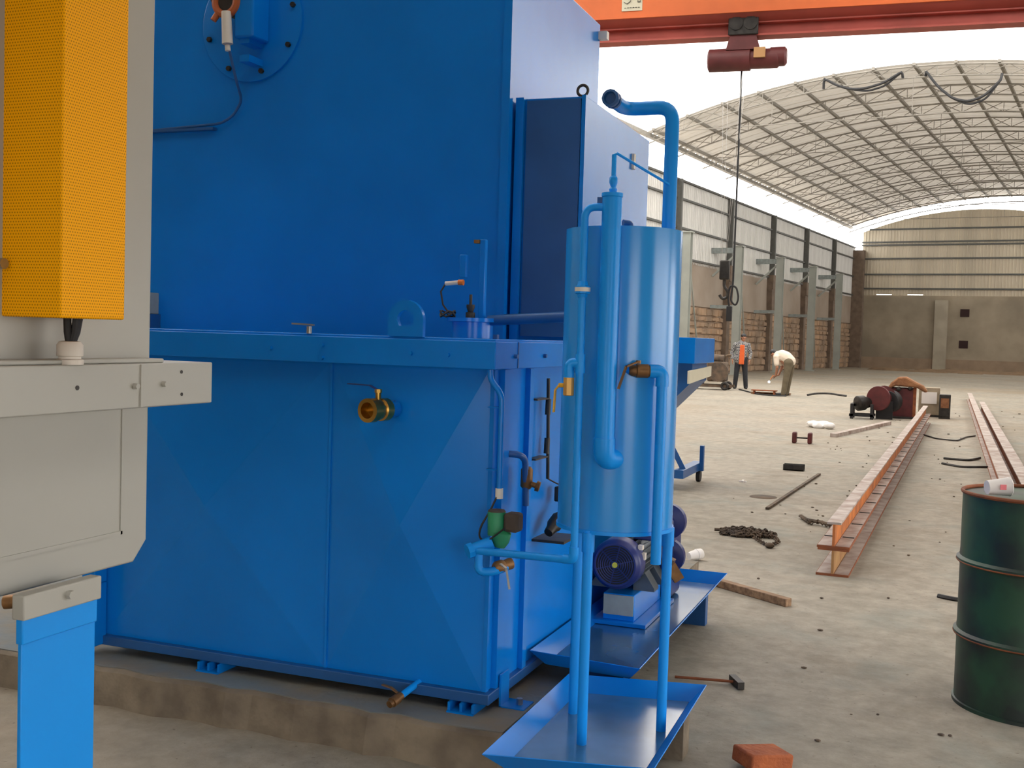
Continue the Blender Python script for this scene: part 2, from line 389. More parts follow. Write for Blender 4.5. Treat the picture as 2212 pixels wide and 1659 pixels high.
# --- right side and back of the hall (beside and behind the camera), openings shaped for the light
LOWB = mat('low_bounce_dark_wall', (.17, .15, .125), .9, var=.2, scale=.5)  # unseen walls kept dark to cut bounced light
wr = struct('wall_right', MB().box(XR, XR+.3, 10.2, YE, 0, 6.2), LOWB)
for a, b in ((YB, -2.4), (.5, 3.0), (6.2, 6.6)): part('wall_pier', MB().box(XR, XR+.3, a, b, 0, 2.1), LOWB, wr, local=True)
part('door_lintel', MB().box(XR, XR+.3, YB, 5.6, 2.1, ZT), LOWB, wr, local=True)
part('door_lintel', MB().box(XR, XR+.3, 5.6, 10.2, 2.1, 6.2), LOWB, wr, local=True)
part('upper_band', MB().box(XR, XR+.3, 5.6, 11.5, 6.2, ZT), LOWB, wr, local=True)
for k in range(11): part('window_post', MB().box(XR+.05, XR+.25, 11.5+k*6.5, 11.75+k*6.5, 6.2, ZT), POST, wr, local=True)
part('eave_beam', MB().box(XR, XR+.3, 5.6, YE, ZT-.2, ZT), POST, wr, local=True)
wb = struct('wall_back', MB().box(XL, -1.5, YB-.3, YB, 0, 11), LOWB)
part('fill_opening_lintel', MB().box(-1.5, XR, YB-.3, YB, 2.1, 11), LOWB, wb, local=True)  # opening below is unseen, added to fill the front faces with light
part('fill_opening_pier', MB().box(2.0, XR, YB-.3, YB, 0, 2.1), LOWB, wb, local=True)

# --- crane columns along the left wall
for i, (yy, lab) in enumerate(((41.7, 'pale steel crane column on the left wall, beside the tall blue cylinder'), (48.3, 'pale steel crane column right behind the man in the orange shirt'),
                 (55.0, 'pale steel crane column behind the bending man in the white shirt'), (61.5, 'pale steel crane column second from the far corner of the hall'), (67.9, 'pale steel crane column nearest the far corner of the hall'))):
    T = thing('crane_column', lab, 'column', hall((-15.4, yy, 0)), HALL, 'crane columns along the left wall')
    mb = MB(); mb.box(-.17, .17, -.14, -.12, 0, 5.7); mb.box(-.17, .17, .12, .14, 0, 5.7); mb.box(-.012, .012, -.12, .12, 0, 5.7)
    part('column_shaft', mb, POST, T, local=True)
    part('base_plate', MB().box(-.25, .25, -.22, .22, 0, .03), POST, T, local=True)
    part('cap_plate', MB().box(-.22, .22, -.2, .2, 5.7, 5.74), POST, T, local=True)
    part('bracket_arm', MB().box(-1.25, -.15, -.08, .08, 5.42, 5.66), GREYS, T, local=True)
    part('knee_brace', MB().bar((-1.2, 0, 4.4), (-.1, 0, 5.4), .09), POST, T, local=True)
    part('lower_arm', MB().box(-1.25, -.15, -.06, .06, 2.95, 3.1), GREYS, T, local=True)
    part('diagonal_brace', MB().bar((.0, .15, 5.0), (-.5, 3.2, .6), .06), POST, T, local=True)

# ================================================================== BRIDGE CRANE
GR = math.radians(4.0); gloc = Vector((-2.2, 16.22, 5.80))
G = thing('bridge_crane', 'orange bridge crane girder spanning the hall under the roof', 'crane', gloc, GR)
web = MB().prism([(-.26, .31), (.26, .31), (.26, 1.3), (-.26, 1.3)], 'x', -11, 4.2)
part('girder_box', web, ORANGE, G, local=True)
part('girder_rib', MB().box(-11, 4.2, -.275, .275, .295, .315), ORANGE, G, local=True)
part('slanted_plate', MB().prism([(-.25, .296), (.25, .296), (.10, .20), (-.10, .20)], 'x', -11, 4.2), REDF, G, local=True)
ib = MB(); ib.box(-11, 4.2, -.012, .012, .02, .20); ib.box(-11, 4.2, -.13, .13, 0, .025); ib.box(-11, 4.2, -.11, .11, .182, .202)
part('hoist_track', ib, REDF, G, local=True)
sg = part('capacity_sign', MB().box(-2.36, -2.06, -.272, -.262, .40, .80), SIGN, G, local=True)
def strokes(segs, t, y):
    mb = MB()
    for (x0, z0, x1, z1) in segs: mb.bar((x0, y, z0), (x1, y, z1), t, .004)
    return mb
# the figure 3 and the character for ton
three = [(.0, .17, .05, .20), (.05, .20, .095, .17), (.095, .17, .09, .13), (.09, .13, .05, .105), (.05, .105, .095, .08), (.095, .08, .10, .04), (.10, .04, .05, .0), (.05, .0, .0, .03)]
ton = [(.0, .10, .0, .17), (.0, .17, .045, .17), (.045, .17, .045, .10), (.0, .10, .045, .10), (.06, .165, .15, .165), (.07, .09, .07, .13), (.07, .09, .14, .09), (.14, .09, .14, .13), (.105, .20, .105, .02), (.105, .02, .15, .02), (.15, .02, .15, .05)]
part('sign_lettering', strokes([(a-2.33, b+.50, c-2.33, d+.50) for a, b, c, d in three]+[(a*.85-2.215, b+.50, c*.85-2.215, d+.50) for a, b, c, d in ton], .02, -.276), SIGNB, sg, local=True)
part('sign_small_line', strokes([(-2.32+.04*i, .445, -2.295+.04*i, .445) for i in range(6)], .014, -.276), SIGNB, sg, local=True)
H = thing('electric_hoist', 'maroon electric hoist hanging under the orange crane girder', 'hoist', gloc+Matrix.Rotation(GR, 3, 'Z') @ Vector((-.62, 0, -.45)), GR)
part('hoist_drum', MB().lathe((-.5, 0, .15), (1, 0, 0), [(0, .13), (.02, .16), (.60, .165), (.61, .14), (.98, .14), (1.0, .12)]), HOIST, H, local=True)
part('motor_housing', MB().lathe((.36, 0, .17), (1, 0, 0), [(0, .10), (.02, .135), (.22, .135), (.25, .10)]), HOIST, H, local=True)
part('control_box', MB().box(.16, .32, -.19, -.13, .13, .27), mat('hoist_yellow_plate', (.55, .30, .12), .5), H, local=True)
part('trolley_frame', MB().prism([(-.24, .26), (.24, .26), (.17, .5), (-.17, .5)], 'y', -.14, .14), HOIST, H, local=True)
for y0 in (-.17, .14): part('trolley_plate', MB().box(-.21, .21, y0, y0+.03, .46, .74), DARKS, H, .01, local=True)
for sx in (-.1, .1):
    for sy in (-1, 1): part('trolley_wheel', MB().lathe((sx, sy*.11, .62), (0, sy, 0), [(0, .075), (.05, .075), (.055, .095), (.075, .095), (.078, .03)]), DARKS, H, local=True)
for sx in (-.28, -.20, .0, .06): part('wire_rope', MB().cyl((sx, .02, .1), (-.15+sx*.2, 0, -2.75), .003, n=6), STEEL, H, local=True)
hb = part('hook_block', MB().box(-.22, -.08, -.05, .05, -3.0, -2.72), DARKS, H, .02, local=True)
part('hook', MB().tube([(-.15, 0, -2.98), (-.15, 0, -3.1), (-.09, 0, -3.17), (-.10, 0, -3.26), (-.17, 0, -3.28), (-.21, 0, -3.22)], .022, 8, .04), DARKS, hb, local=True)
P = thing('pendant_control', 'black pendant control box on a looped cable hanging below the hoist', 'control', gloc+Vector((-.62, -.05, -4.05)), 0)
part('button_box', MB().box(-.10, -.02, -.03, .03, .0, .22), BLACK, P, .01, local=True)
part('cable_loop', MB().tube([(-.06, 0, .2), (-.09, 0, .36), (-.06, 0, .52), (.03, 0, .5), (.07, 0, .34), (.03, 0, .22), (-.05, 0, .3), (-.02, 0, .55), (-.02, .04, 3.6)], .014, 8, .08), BLACK, P, local=True)
for pts, lab in (([(-10.1, 11.05), (-9.6, 10.75), (-9.1, 10.58), (-8.6, 10.58), (-8.0, 10.72), (-7.4, 11.06)], 'black festoon cable sagging under the skylight edge, left of the two'),
                 ([(-6.6, 11.0), (-6.2, 10.45), (-5.7, 10.0), (-5.2, 9.85), (-4.7, 10.0), (-4.2, 10.5)], 'black festoon cable sagging deeper under the skylight edge, right of the two')):
    z0 = roofz(pts[0][0], -.4); z1 = roofz(pts[-1][0], -.4); P3 = [(x, 40.75, z) for x, z in pts]
    q3 = P3[:3]+[(x+.05, 40.8, z-.10) for x, y, z in P3[3:5]]+[P3[5]]
    solo('festoon_cable', MB().tube([(pts[0][0]-.02, 40.85, z0+.02)]+P3+[(pts[-1][0]+.02, 40.85, z1+.02)], .045, 8, .2).tube(q3, .035, 8, .2), BLACK, lab, 'cable', 'festoon cables under the roof', rotz=HALL)

# ================================================================== CONCRETE PLINTH
pl = MB(); NX = 40
ys = [3.37+random.uniform(-.018, .018) for _ in range(NX+1)]; xs = [-5.2+(3.9*i/NX) for i in range(NX+1)]
for i in range(NX):
    pl.add([(xs[i], ys[i]-.03, 0), (xs[i+1], ys[i+1]-.03, 0), (xs[i+1], ys[i+1], .12), (xs[i], ys[i], .12), (xs[i], ys[i]+.015, .13), (xs[i+1], ys[i+1]+.015, .13), (xs[i], 6.6, .13), (xs[i+1], 6.6, .13)],
           [(0, 1, 2, 3), (3, 2, 5, 4), (4, 5, 7, 6)])
pl.add([(xs[-1], ys[-1]-.03, 0), (xs[-1], 6.6, 0), (xs[-1], 6.6, .13), (xs[-1], ys[-1]+.015, .13), (xs[-1], ys[-1], .12)], [(0, 1, 2, 3, 4)])
pl.add([(xs[0], ys[0]-.03, 0), (xs[0], 6.6, 0), (xs[0], 6.6, .13), (xs[0], ys[0]+.015, .13)], [(3, 2, 1, 0)])
pl.add([(xs[0], 6.6, 0), (xs[-1], 6.6, 0), (xs[-1], 6.6, .13), (xs[0], 6.6, .13)], [(0, 1, 2, 3)])
PT = thing('concrete_plinth', 'low rough concrete plinth under the blue tank', 'plinth', (-3.2, 5.0, 0))
part('plinth_body', pl, PLINTH, PT)
SPRAY = mat('blue_oversprayed_concrete', (.15, .185, .205), .85, col2=(.215, .185, .14), scale=4, bump=.4, bscale=14, detail=8)
tpv = [(xs[i], ys[i]+.022) for i in range(NX+1)]
part('plinth_top', MB().prism(tpv+[(xs[-1], 6.58), (xs[0], 6.58)], 'z', .128, .134), SPRAY, PT)

# ================================================================== BIG BLUE TANK MACHINE
TX0, TX1, TY0, TY1 = -3.11, -1.43, 3.55, 5.9
A = thing('treatment_machine', 'large blue enamelled machine with tank base and tall hood on the concrete plinth', 'machine', (-2.3, 4.6, .13))
part('tank_body', MB().box(TX0, TX1, TY0+.03, TY1, .2, 1.36), BLUE, A)
def pyramid(x0, x1, z0, z1, y, d):
    xc, zc = (x0+x1)/2, (z0+z1)/2; e = .02
    return MB().add([(x0, y, z0), (x1, y, z0), (x1, y, z1), (x0, y, z1), (xc, y-d, zc), (x0, y+.04, z0), (x1, y+.04, z0), (x1, y+.04, z1), (x0, y+.04, z1)],
                    [(0, 1, 4), (1, 2, 4), (2, 3, 4), (3, 0, 4), (0, 5, 6, 1), (1, 6, 7, 2), (2, 7, 8, 3), (3, 8, 5, 0)])
for x0, x1 in ((TX0+.02, -2.072), (-2.066, TX1-.012)): 
    o = part('front_panel', pyramid(x0, x1, .2, 1.34, TY0, .05), BLUE, A); o.data.polygons.foreach_set('use_smooth', [False]*len(o.data.polygons))
part('corner_post', MB().box(-3.135, -3.07, 3.47, 3.54, .17, .42).box(-3.135, -3.07, 3.47, 3.54, .42, 1.33), BLUE, A, .004)
part('corner_strip', MB().box(TX1-.012, TX1+.004, TY0-.004, TY0+.02, .2, 1.33), BLUE, A)
part('seam_strip', MB().box(-2.074, -2.064, TY0-.006, TY0+.01, .2, 1.33), BLUE, A)
# base frame and feet
part('base_frame', MB().prism([(TX0-.04, TY0-.03), (TX1+.025, TY0-.03), (TX1+.025, 5.4), (TX1-.03, 5.4), (TX1-.03, TY0+.04), (TX0-.04, TY0+.04)], 'z', .168, .205), BLUED, A, .003)
for x in (-2.55, -1.50):
    f = MB().box(x-.05, x+.05, TY0-.06, TY0+.06, .13, .14).box(x-.05, x-.04, TY0-.05, TY0+.05, .14, .168).box(x+.04, x+.05, TY0-.05, TY0+.05, .14, .168).box(x-.005, x+.005, TY0-.05, TY0+.05, .14, .168)
    part('foot', f, BLUE, A)
br = part('hold_down_bracket', MB().box(-1.405, -1.398, 3.62, 3.70, .13, .25).box(-1.405, -1.31, 3.62, 3.72, .13, .138), BLUE, A)
part('anchor_bolt', MB().cyl((-1.345, 3.67, .138), (-1.345, 3.67, .16), .012, n=6), STEEL, br)
# lip
lip = part('tank_lip', MB().prism([(TX0-.3, 3.48), (-1.40, 3.48), (-1.40, TY1), (-1.5, TY1), (-1.5, 3.6), (TX0-.3, 3.6)], 'z', 1.333, 1.428), BLUE, A, .003)
part('top_plate', MB().box(TX0-.3, -1.41, 3.5, TY1, 1.40, 1.436), BLUE, A, .003)
for x, z in ((-2.287, 1.378), (-2.07, 1.396), (-2.07, 1.35), (-1.717, 1.378), (-1.575, 1.377)): part('lip_bolt', MB().cyl((x, 3.48, z), (x, 3.468, z), .008, n=6), BLUE, lip)
for y in (3.66, 3.97): part('lip_bolt', MB().cyl((-1.40, y, 1.377), (-1.388, y, 1.377), .008, n=6), BLUED, lip)
part('lip_joint', MB().box(-1.401, -1.397, 3.69, 3.697, 1.335, 1.427), BLUED, lip)
# lifting lug with hole
def lug(xc, zc, r, w, y0, y1, z0, hr):
    n = 20; out = [(xc+w*math.cos(a), zc+w*math.sin(a)) for a in [PI*i/n for i in range(n+1)]]+[(xc-w, z0), (xc+w, z0)]
    outer = []; inner = []
    m = len(out)
    for q in out: outer.append(q)
    for q in out:
        a = math.atan2(q[1]-zc, q[0]-xc); inner.append((xc+hr*math.cos(a), zc+hr*math.sin(a)))
    vs = [(p[0], y, p[1]) for y in (y0, y1) for p in outer+inner]; fs = []; k = 2*m
    for i in range(m):
        j = (i+1) % m
        fs += [(i, j, m+j, m+i), (k+i, k+m+i, k+m+j, k+j), (i, k+i, k+j, j), (m+i, m+j, k+m+j, k+m+i)]
    return MB().add(vs, fs)
part('lifting_lug', lug(-1.747, 1.495, .07, .068, 3.49, 3.51, 1.436, .033), BLUE, A)
h = part('drain_lever', MB().cyl((-2.139, 3.5, 1.436), (-2.139, 3.5, 1.462), .010, n=12), STEEL, A)
part('lever_handle', MB().bar((-2.12, 3.5, 1.467), (-2.205, 3.49, 1.470), .012, .006), STEEL, h)
# hood (upper body)
part('hood_body', MB().box(-3.9, -1.705, 4.3, 5.55, 1.43, 3.06), BLUE, A, .004)
part('hood_lower_plate', MB().box(-3.9, -1.72, 4.29, 4.31, 1.43, 1.742), BLUE, A)
part('hood_corner_flange', MB().box(-1.73, -1.694, 4.285, 4.32, 1.43, 3.06), BLUE, A)
cap_ = part('hood_corner_clip', MB().box(-1.705, -1.66, 5.52, 5.56, 2.98, 3.02), WHITEP, A)
# side cabinet
part('cabinet_body', MB().box(-1.69, -1.392, 4.37, 5.42, 1.43, 2.435), BLUE, A, .003)
part('cabinet_frame', MB().box(-1.69, -1.655, 4.345, 4.38, 1.43, 2.437).box(-1.405, -1.388, 4.352, 4.375, 1.43, 2.437), BLUE, A)
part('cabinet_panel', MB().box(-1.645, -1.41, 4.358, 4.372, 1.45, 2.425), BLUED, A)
part('lifting_eye', MB().torus((-1.415, 4.39, 2.462), (0, 1, 0), .022, .006).cyl((-1.415, 4.39, 2.43), (-1.415, 4.39, 2.442), .008), DARKS, A)
part('cabinet_tab', MB().box(-1.392, -1.38, 5.1, 5.13, 2.25, 2.32), WHITEP, A)
# round flange with shaft on the hood
fl = part('round_flange', MB().lathe((-2.955, 4.30, 2.82), (0, -1, 0), [(0, .262), (.012, .262), (.014, .255)], 48), BLUE, A)
for k in range(8):
    a = 2*PI*(k+.35)/8; c = Vector((-2.955+.228*math.cos(a), 4.286, 2.82+.228*math.sin(a)))
    part('flange_bolt', MB().cyl(c, c+Vector((0, -.014, 0)), .012, n=6), DARKS, fl)
part('bearing_block', MB().box(-2.96, -2.86, 4.16, 4.29, 2.72, 3.0), BLUE, A, .01)
bh = part('shaft_bearing', MB().lathe((-2.97, 4.29, 2.885), (0, -1, 0), [(0, .07), (.10, .07), (.105, .065)], 24), DARKS, A)
part('bearing_ring', MB().torus((-3.0, 4.16, 2.88), (0, 1, 0), .055, .018).cyl((-3.045, 4.16, 2.83), (-3.06, 4.15, 2.80), .014), mat('orange_red_ring', (.42, .10, .025), .5), bh)
part('shaft_end', MB().cyl((-3.0, 4.2, 2.88), (-3.0, 4.155, 2.88), .045), DARKS, bh)
for z in (2.62, 2.70): part('shaft_bracket', MB().box(-2.94, -2.89, 4.18, 4.29, z, z+.03), BLUE, A)
part('sight_tube', MB().cyl((-2.985, 4.14, 2.83), (-2.975, 4.14, 2.69), .021, .024, 14).cyl((-2.975, 4.14, 2.685), (-2.972, 4.14, 2.66), .012, n=12), WHITEP, A)
part('impulse_tube', MB().tube([(-2.972, 4.15, 2.665), (-2.97, 4.2, 2.55), (-2.985, 4.27, 2.47), (-3.04, 4.28, 2.405), (-3.10, 4.28, 2.378), (-3.13, 4.28, 2.374), (-3.6, 4.275, 2.352)], .006, 8, .03), BLUED, A)
part('tube_shelf', MB().box(-3.7, -3.14, 4.27, 4.30, 2.348, 2.36), BLUED, A)
# pump can with posts on the tank top
pc = part('pump_can', MB().lathe((-1.667, 3.9, 1.436), (0, 0, 1), [(0, .078), (.06, .078), (.062, .098), (.076, .098)], 32), BLUE, A)
part('guide_post', MB().box(-1.642, -1.619, 3.89, 3.915, 1.51, 1.81), BLUE, A, .003)
part('guide_post', MB().box(-1.72, -1.692, 3.88, 3.90, 1.665, 1.752), BLUE, A, .003)
part('post_clip', MB().box(-1.665, -1.642, 3.885, 3.915, 1.795, 1.808), BRASSD, A)
part('float_switch', MB().cyl((-1.766, 3.86, 1.64), (-1.708, 3.86, 1.645), .0085, n=10), WHITEP, A)
part('switch_tip', MB().cyl((-1.712, 3.86, 1.645), (-1.692, 3.86, 1.645), .011, n=12), mat('orange_cap', (.72, .17, .02), .4), A)
part('switch_cable', MB().tube([(-1.766, 3.86, 1.64), (-1.785, 3.86, 1.61), (-1.775, 3.86, 1.56), (-1.75, 3.86, 1.53)]+[(-1.745+.03*math.cos(t), 3.84+.02*math.sin(t), 1.525+.012*math.sin(2.3*t)) for t in [.6*i for i in range(28)]], .0035, 6), DARKS, A)
part('pump_shaft', MB().cyl((-1.66, 3.86, 1.51), (-1.66, 3.86, 1.60), .006, n=8).lathe((-1.66, 3.86, 1.512), (0, 0, 1), [(0, .018), (.02, .018), (.022, .010), (.04, .016), (.05, .016)], 12), DARKS, A)
part('discharge_pipe', MB().cyl((-1.60, 3.9, 1.505), (-1.10, 3.86, 1.535), .020, n=16), BLUED, A)
part('top_clip', MB().box(-1.52, -1.505, 3.75, 3.77, 1.436, 1.452), BLUED, A)
# big brass ball valve on the tank front
bvv = part('ball_valve', MB().lathe((-1.80, 3.53, 1.178), (-.18, -1, 0), [(.015, .030), (.05, .030), (.052, .040), (.085, .040), (.088, .034), (.10, .037), (.12, .037), (.122, .042), (.155, .042), (.156, .028), (.12, .026)], 24), BRASS, A)
part('valve_nipple', MB().cyl((-1.80, 3.53, 1.178), (-1.806, 3.49, 1.178), .030, n=20), BLUE, A)
part('valve_stem', MB().cyl((-1.817, 3.435, 1.21), (-1.817, 3.435, 1.245), .010, n=12).cyl((-1.817, 3.435, 1.238), (-1.817, 3.435, 1.25), .013, n=6), BRASS, bvv)
part('valve_lever', MB().bar((-1.812, 3.435, 1.245), (-1.85, 3.435, 1.262), .014, .004).bar((-1.85, 3.435, 1.262), (-1.94, 3.44, 1.264), .014, .004), NAVY, bvv)
# small drain cock at the foot
dv = part('drain_cock', MB().lathe((-1.70, 3.44, .185), (-.25, -1, -.25), [(0, .014), (.02, .014), (.021, .018), (.05, .018), (.051, .013), (.065, .013)], 12), BRASSD, A)
part('drain_pipe', MB().cyl((-1.685, 3.56, .205), (-1.70, 3.44, .185), .012, n=12), BLUE2, A)
part('drain_handle', MB().bar((-1.705, 3.42, .20), (-1.73, 3.42, .215), .012, .004).bar((-1.73, 3.42, .215), (-1.77, 3.43, .218), .012, .004), BRASSD, dv)
# right face: conduit, solenoid valve, channels, pressure switch
part('wire_conduit', MB().tube([(-1.425, 3.50, 1.34), (-1.425, 3.50, 1.30), (-1.39, 3.50, 1.26), (-1.38, 3.50, 1.235), (-1.38, 3.50, .93)], .010, 10, .02), BLUE, A)
part('conduit_cap', MB().cyl((-1.38, 3.50, .895), (-1.38, 3.50, .93), .0135, n=14), WHITEP, A)
part('conduit_clip', MB().box(-1.44, -1.40, 3.52, 3.545, .985, .99).box(-1.44, -1.40, 3.52, 3.545, 1.20, 1.205), BLUE, A)
part('wire', MB().tube([(-1.385, 3.49, .90), (-1.40, 3.48, .86), (-1.425, 3.45, .80), (-1.43, 3.45, .765), (-1.40, 3.44, .752), (-1.35, 3.43, .79), (-1.325, 3.42, .81)], .0035, 6, .02), DARKS, A)
gs = part('solenoid_coil', MB().cyl((-1.375, 3.47, .775), (-1.375, 3.47, .855), .029, .031, 20), GREEN, A)
part('coil_top', MB().cyl((-1.375, 3.47, .855), (-1.375, 3.47, .861), .031, .027, 20), EARTH, gs)
part('valve_body', MB().lathe((-1.36, 3.47, .735), (.1, 0, 1), [(0, .018), (.02, .03), (.05, .034), (.06, .02)], 12), GREEN, gs)
part('terminal_box', MB().box(-1.345, -1.29, 3.45, 3.51, .79, .855), EARTH, gs, .012)
part('inlet_fitting', MB().cyl((-1.385, 3.45, .75), (-1.435, 3.40, .728), .022, .022, 16).cyl((-1.432, 3.403, .73), (-1.445, 3.39, .725), .026, n=8), BLUE2, A)
part('rinse_pipe', MB().tube([(-1.425, 3.405, .728), (-1.062, 3.308, .751)], .0125, 12), BLUE2, A)
part('rinse_bend', MB().tube([(-1.412, 3.41, .725), (-1.412, 3.41, .655), (-1.36, 3.43, .66), (-1.335, 3.47, .672)], .0145, 12, .03), BLUE2, A)
bb = part('bypass_valve', MB().lathe((-1.365, 3.435, .668), (.5, .7, .15), [(0, .015), (.01, .022), (.035, .022), (.04, .018), (.06, .02), (.07, .02)], 14), BRASSD, A)
part('bypass_lever', MB().bar((-1.34, 3.43, .688), (-1.315, 3.42, .675), .010, .004).bar((-1.315, 3.42, .675), (-1.298, 3.41, .61), .010, .004), STEEL, bb)
for y0, y1 in ((3.60, 3.66), (3.86, 3.90)): part('face_channel', MB().box(TX1, TX1+.02, y0, y1, .2, 1.33), BLUE, A)
part('sample_pipe', MB().tube([(TX1, 3.66, 1.03), (TX1+.05, 3.68, 1.03), (TX1+.06, 3.72, 1.01), (TX1+.06, 3.74, .84)], .012, 10, .03), BLUED, A)
sv = part('sample_valve', MB().lathe((TX1+.06, 3.74, .90), (0, 0, 1), [(0, .014), (.01, .022), (.07, .022), (.08, .015)], 14), BRASSD, A)
part('sample_knob', MB().lathe((TX1+.075, 3.74, .92), (1, .2, -.3), [(0, .01), (.02, .01), (.022, .02), (.035, .018)], 12), BRASSD, sv)
part('level_rod', MB().cyl((TX1+.03, 4.03, 1.29), (TX1+.03, 4.06, .90), .007, n=8), DARKS, A)
for z in (1.21, .985): part('rod_bracket', MB().box(TX1, TX1+.035, 3.90, 4.04, z, z+.006), DARKS, A)
for z in (1.15, 1.0): part('rod_sleeve', MB().cyl((TX1+.03, 4.035, z), (TX1+.03, 4.04, z+.06), .011, n=10), DARKS, A)
ps = part('pressure_switch', MB().box(TX1+.03, TX1+.10, 4.14, 4.20, .80, .86), DARKS, A, .006)
part('switch_shelf', MB().box(TX1, TX1+.13, 3.98, 4.16, .665, .675), DARKS, A)
part('switch_body', MB().lathe((TX1+.06, 4.0, .70), (.15, .8, .45), [(0, .018), (.03, .022), (.05, .03), (.09, .03), (.12, .018), (.16, .016)], 14), DARKS, ps)
part('switch_nut', MB().cyl((TX1+.085, 4.13, .775), (TX1+.085, 4.16, .80), .014, n=6), STEEL, ps)
part('switch_wire', MB().tube([(TX1+.03, 4.06, .90), (TX1+.05, 4.10, .88), (TX1+.065, 4.16, .86)], .003, 6), DARKS, ps)
# small grey box seen past the grey machine
sbx = part('limit_switch', MB().box(-3.50, -3.44, 4.22, 4.29, 1.50, 1.60), GREYS, A, .004)
part('switch_foot', MB().box(-3.52, -3.43, 4.22, 4.29, 1.437, 1.50), BLUED, sbx)
# pipe stub low behind the grey machine
stub = part('side_valve', MB().lathe((-3.36, 3.42, .335), (-1, -.5, -.1), [(0, .02), (.03, .02), (.032, .028), (.09, .028), (.095, .02)], 14), BRASSD, A)
part('side_pipe', MB().cyl((-3.11, 3.62, .35), (-3.37, 3.41, .335), .02, n=12), BLUE, A)

# ================================================================== GREY MACHINE (left foreground)
B = thing('grey_machine', 'grey painted machine with blue legs at the left edge of the picture', 'machine', (-1.9, 1.2, 0))
part('upper_panel', MB().box(-2.3, -1.72, -.4, 2.116, 1.36, 2.7), GREY, B, .004)
hop = MB(); prof = [(-.4, .90), (2.072, .90), (2.116, .946), (2.116, 1.30), (-.4, 1.30)]
hop.prism(prof, 'x', -2.3, -1.722); part('hopper', hop, GREY, B, .004)
part('hopper_crease', MB().box(-1.723, -1.719, -.4, 2.03, .972, .98).box(-1.723, -1.719, 2.024, 2.032, .972, 1.26), GREY, B)
gl = part('rim_beam', MB().box(-2.3, -1.64, -.4, 2.246, 1.266, 1.364), GREY, B, .003)
part('rim_joint', MB().box(-1.641, -1.636, 1.985, 1.993, 1.268, 1.362), GREY, gl)
for y, z in ((1.967, 1.315), (2.063, 1.317)): part('rim_bolt', MB().cyl((-1.64, y, z), (-1.629, y, z), .007, n=6), GREY, gl)
for y, z, r in ((1.795, 1.317, .005), (2.128, 1.343, .004), (2.13, 1.291, .004)): part('rim_hole', MB().cyl((-1.64, y, z), (-1.6385, y, z), r, n=10), DARKS, gl)
part('rim_plate', MB().box(-2.3, -1.655, -.4, 2.085, 1.364, 1.374), GREY, B, .003)
cv = part('guard_cover', MB().box(-1.735, -1.574, 1.676, 1.856, 1.458, 2.6), PERF, B, .004, label='yellow perforated sheet metal guard')
for k, (dx, dy) in enumerate(((0, 0), (.02, .01), (-.02, .02), (.01, .035))):
    part('guard_cable', MB().tube([(-1.66+dx, 1.785+dy, 1.50), (-1.66+dx*.6, 1.79+dy*.5, 1.43), (-1.66, 1.795, 1.395)], .007, 8), BLACK, B)
gd = part('cable_gland', MB().lathe((-1.66, 1.795, 1.364), (0, 0, 1), [(0, .027), (.01, .027), (.012, .022), (.016, .022), (.018, .026), (.04, .026), (.047, .021), (.048, .014)], 20), WHITEP, B)
part('panel_knob', MB().lathe((-1.72, 1.66, 1.56), (1, 0, 0), [(0, .006), (.01, .006), (.012, .011), (.022, .011)], 10), STEEL, B)
lg = part('leg', MB().prism([(-1.642, 1.657), (-1.642, 1.859), (-1.75, 1.859), (-1.75, 1.849), (-1.652, 1.849), (-1.652, 1.657)], 'z', 0, .875), BLUE2, B, .002)
part('leg_cap', MB().box(-1.656, -1.638, 1.655, 1.861, .82, .876), BLUE2, lg, .003)
lb = part('leg_bracket', MB().box(-1.665, -1.634, 1.654, 1.868, .868, .917), GREY, B, .003)
part('leg_bolt', MB().cyl((-1.634, 1.77, .897), (-1.622, 1.77, .897), .009, n=6), GREY, lb)
part('leg', MB().box(-1.84, -1.642, -.3, -.1, 0, .9), BLUE2, B, .004)

# ================================================================== VERTICAL CYLINDER TANK ON LEGS
cxT, cyT, RT = -.985, 3.55, .190
V = thing('pressure_cylinder', 'tall blue vertical cylinder tank on three thin pipe legs', 'tank', (cxT, cyT, .148))
SHELL = mat('shell_gloss_blue', (.02, .28, .74), .2, var=.06, scale=3, bump=.01, bscale=4)
part('shell', MB().lathe((cxT, cyT, .835), (0, 0, 1), [(0, RT-.03), (.0, RT), (.968, RT), (.968, RT-.004), (.965, RT-.006)], 64), SHELL, V)
part('bottom_flange', MB().lathe((cxT, cyT, .828), (0, 0, 1), [(0, RT-.02), (0, RT+.004), (.012, RT+.004), (.012, RT-.01)], 64), BLUE2, V)
LEGS = ((-1.02, 3.372), (-1.136, 3.64), (-.816, 3.605))
for x, y in LEGS:
    l = part('leg', MB().cyl((x, y, .146), (x, y, .84), .0165, n=18), BLUE2, V)
    part('leg_sleeve', MB().cyl((x, y, .77), (x, y, .832), .0205, n=18), BLUE2, l)
# standing tube in front
sx, sy = -.965, 3.325
part('level_tube', MB().lathe((sx, sy, 1.13), (0, 0, 1), [(0, .0305), (.755, .0305), (.757, .033), (.768, .033), (.769, .01)], 28), BLUE2, V)
part('tube_elbow', MB().tube([(sx, sy, 1.14), (sx, sy, 1.075), (-.94, 3.40, 1.07)], .0335, 20, .05), BLUE2, V)
part('tube_lug', MB().box(sx-.045, sx-.028, sy-.01, sy+.01, 1.865, 1.885), BLUED, V)
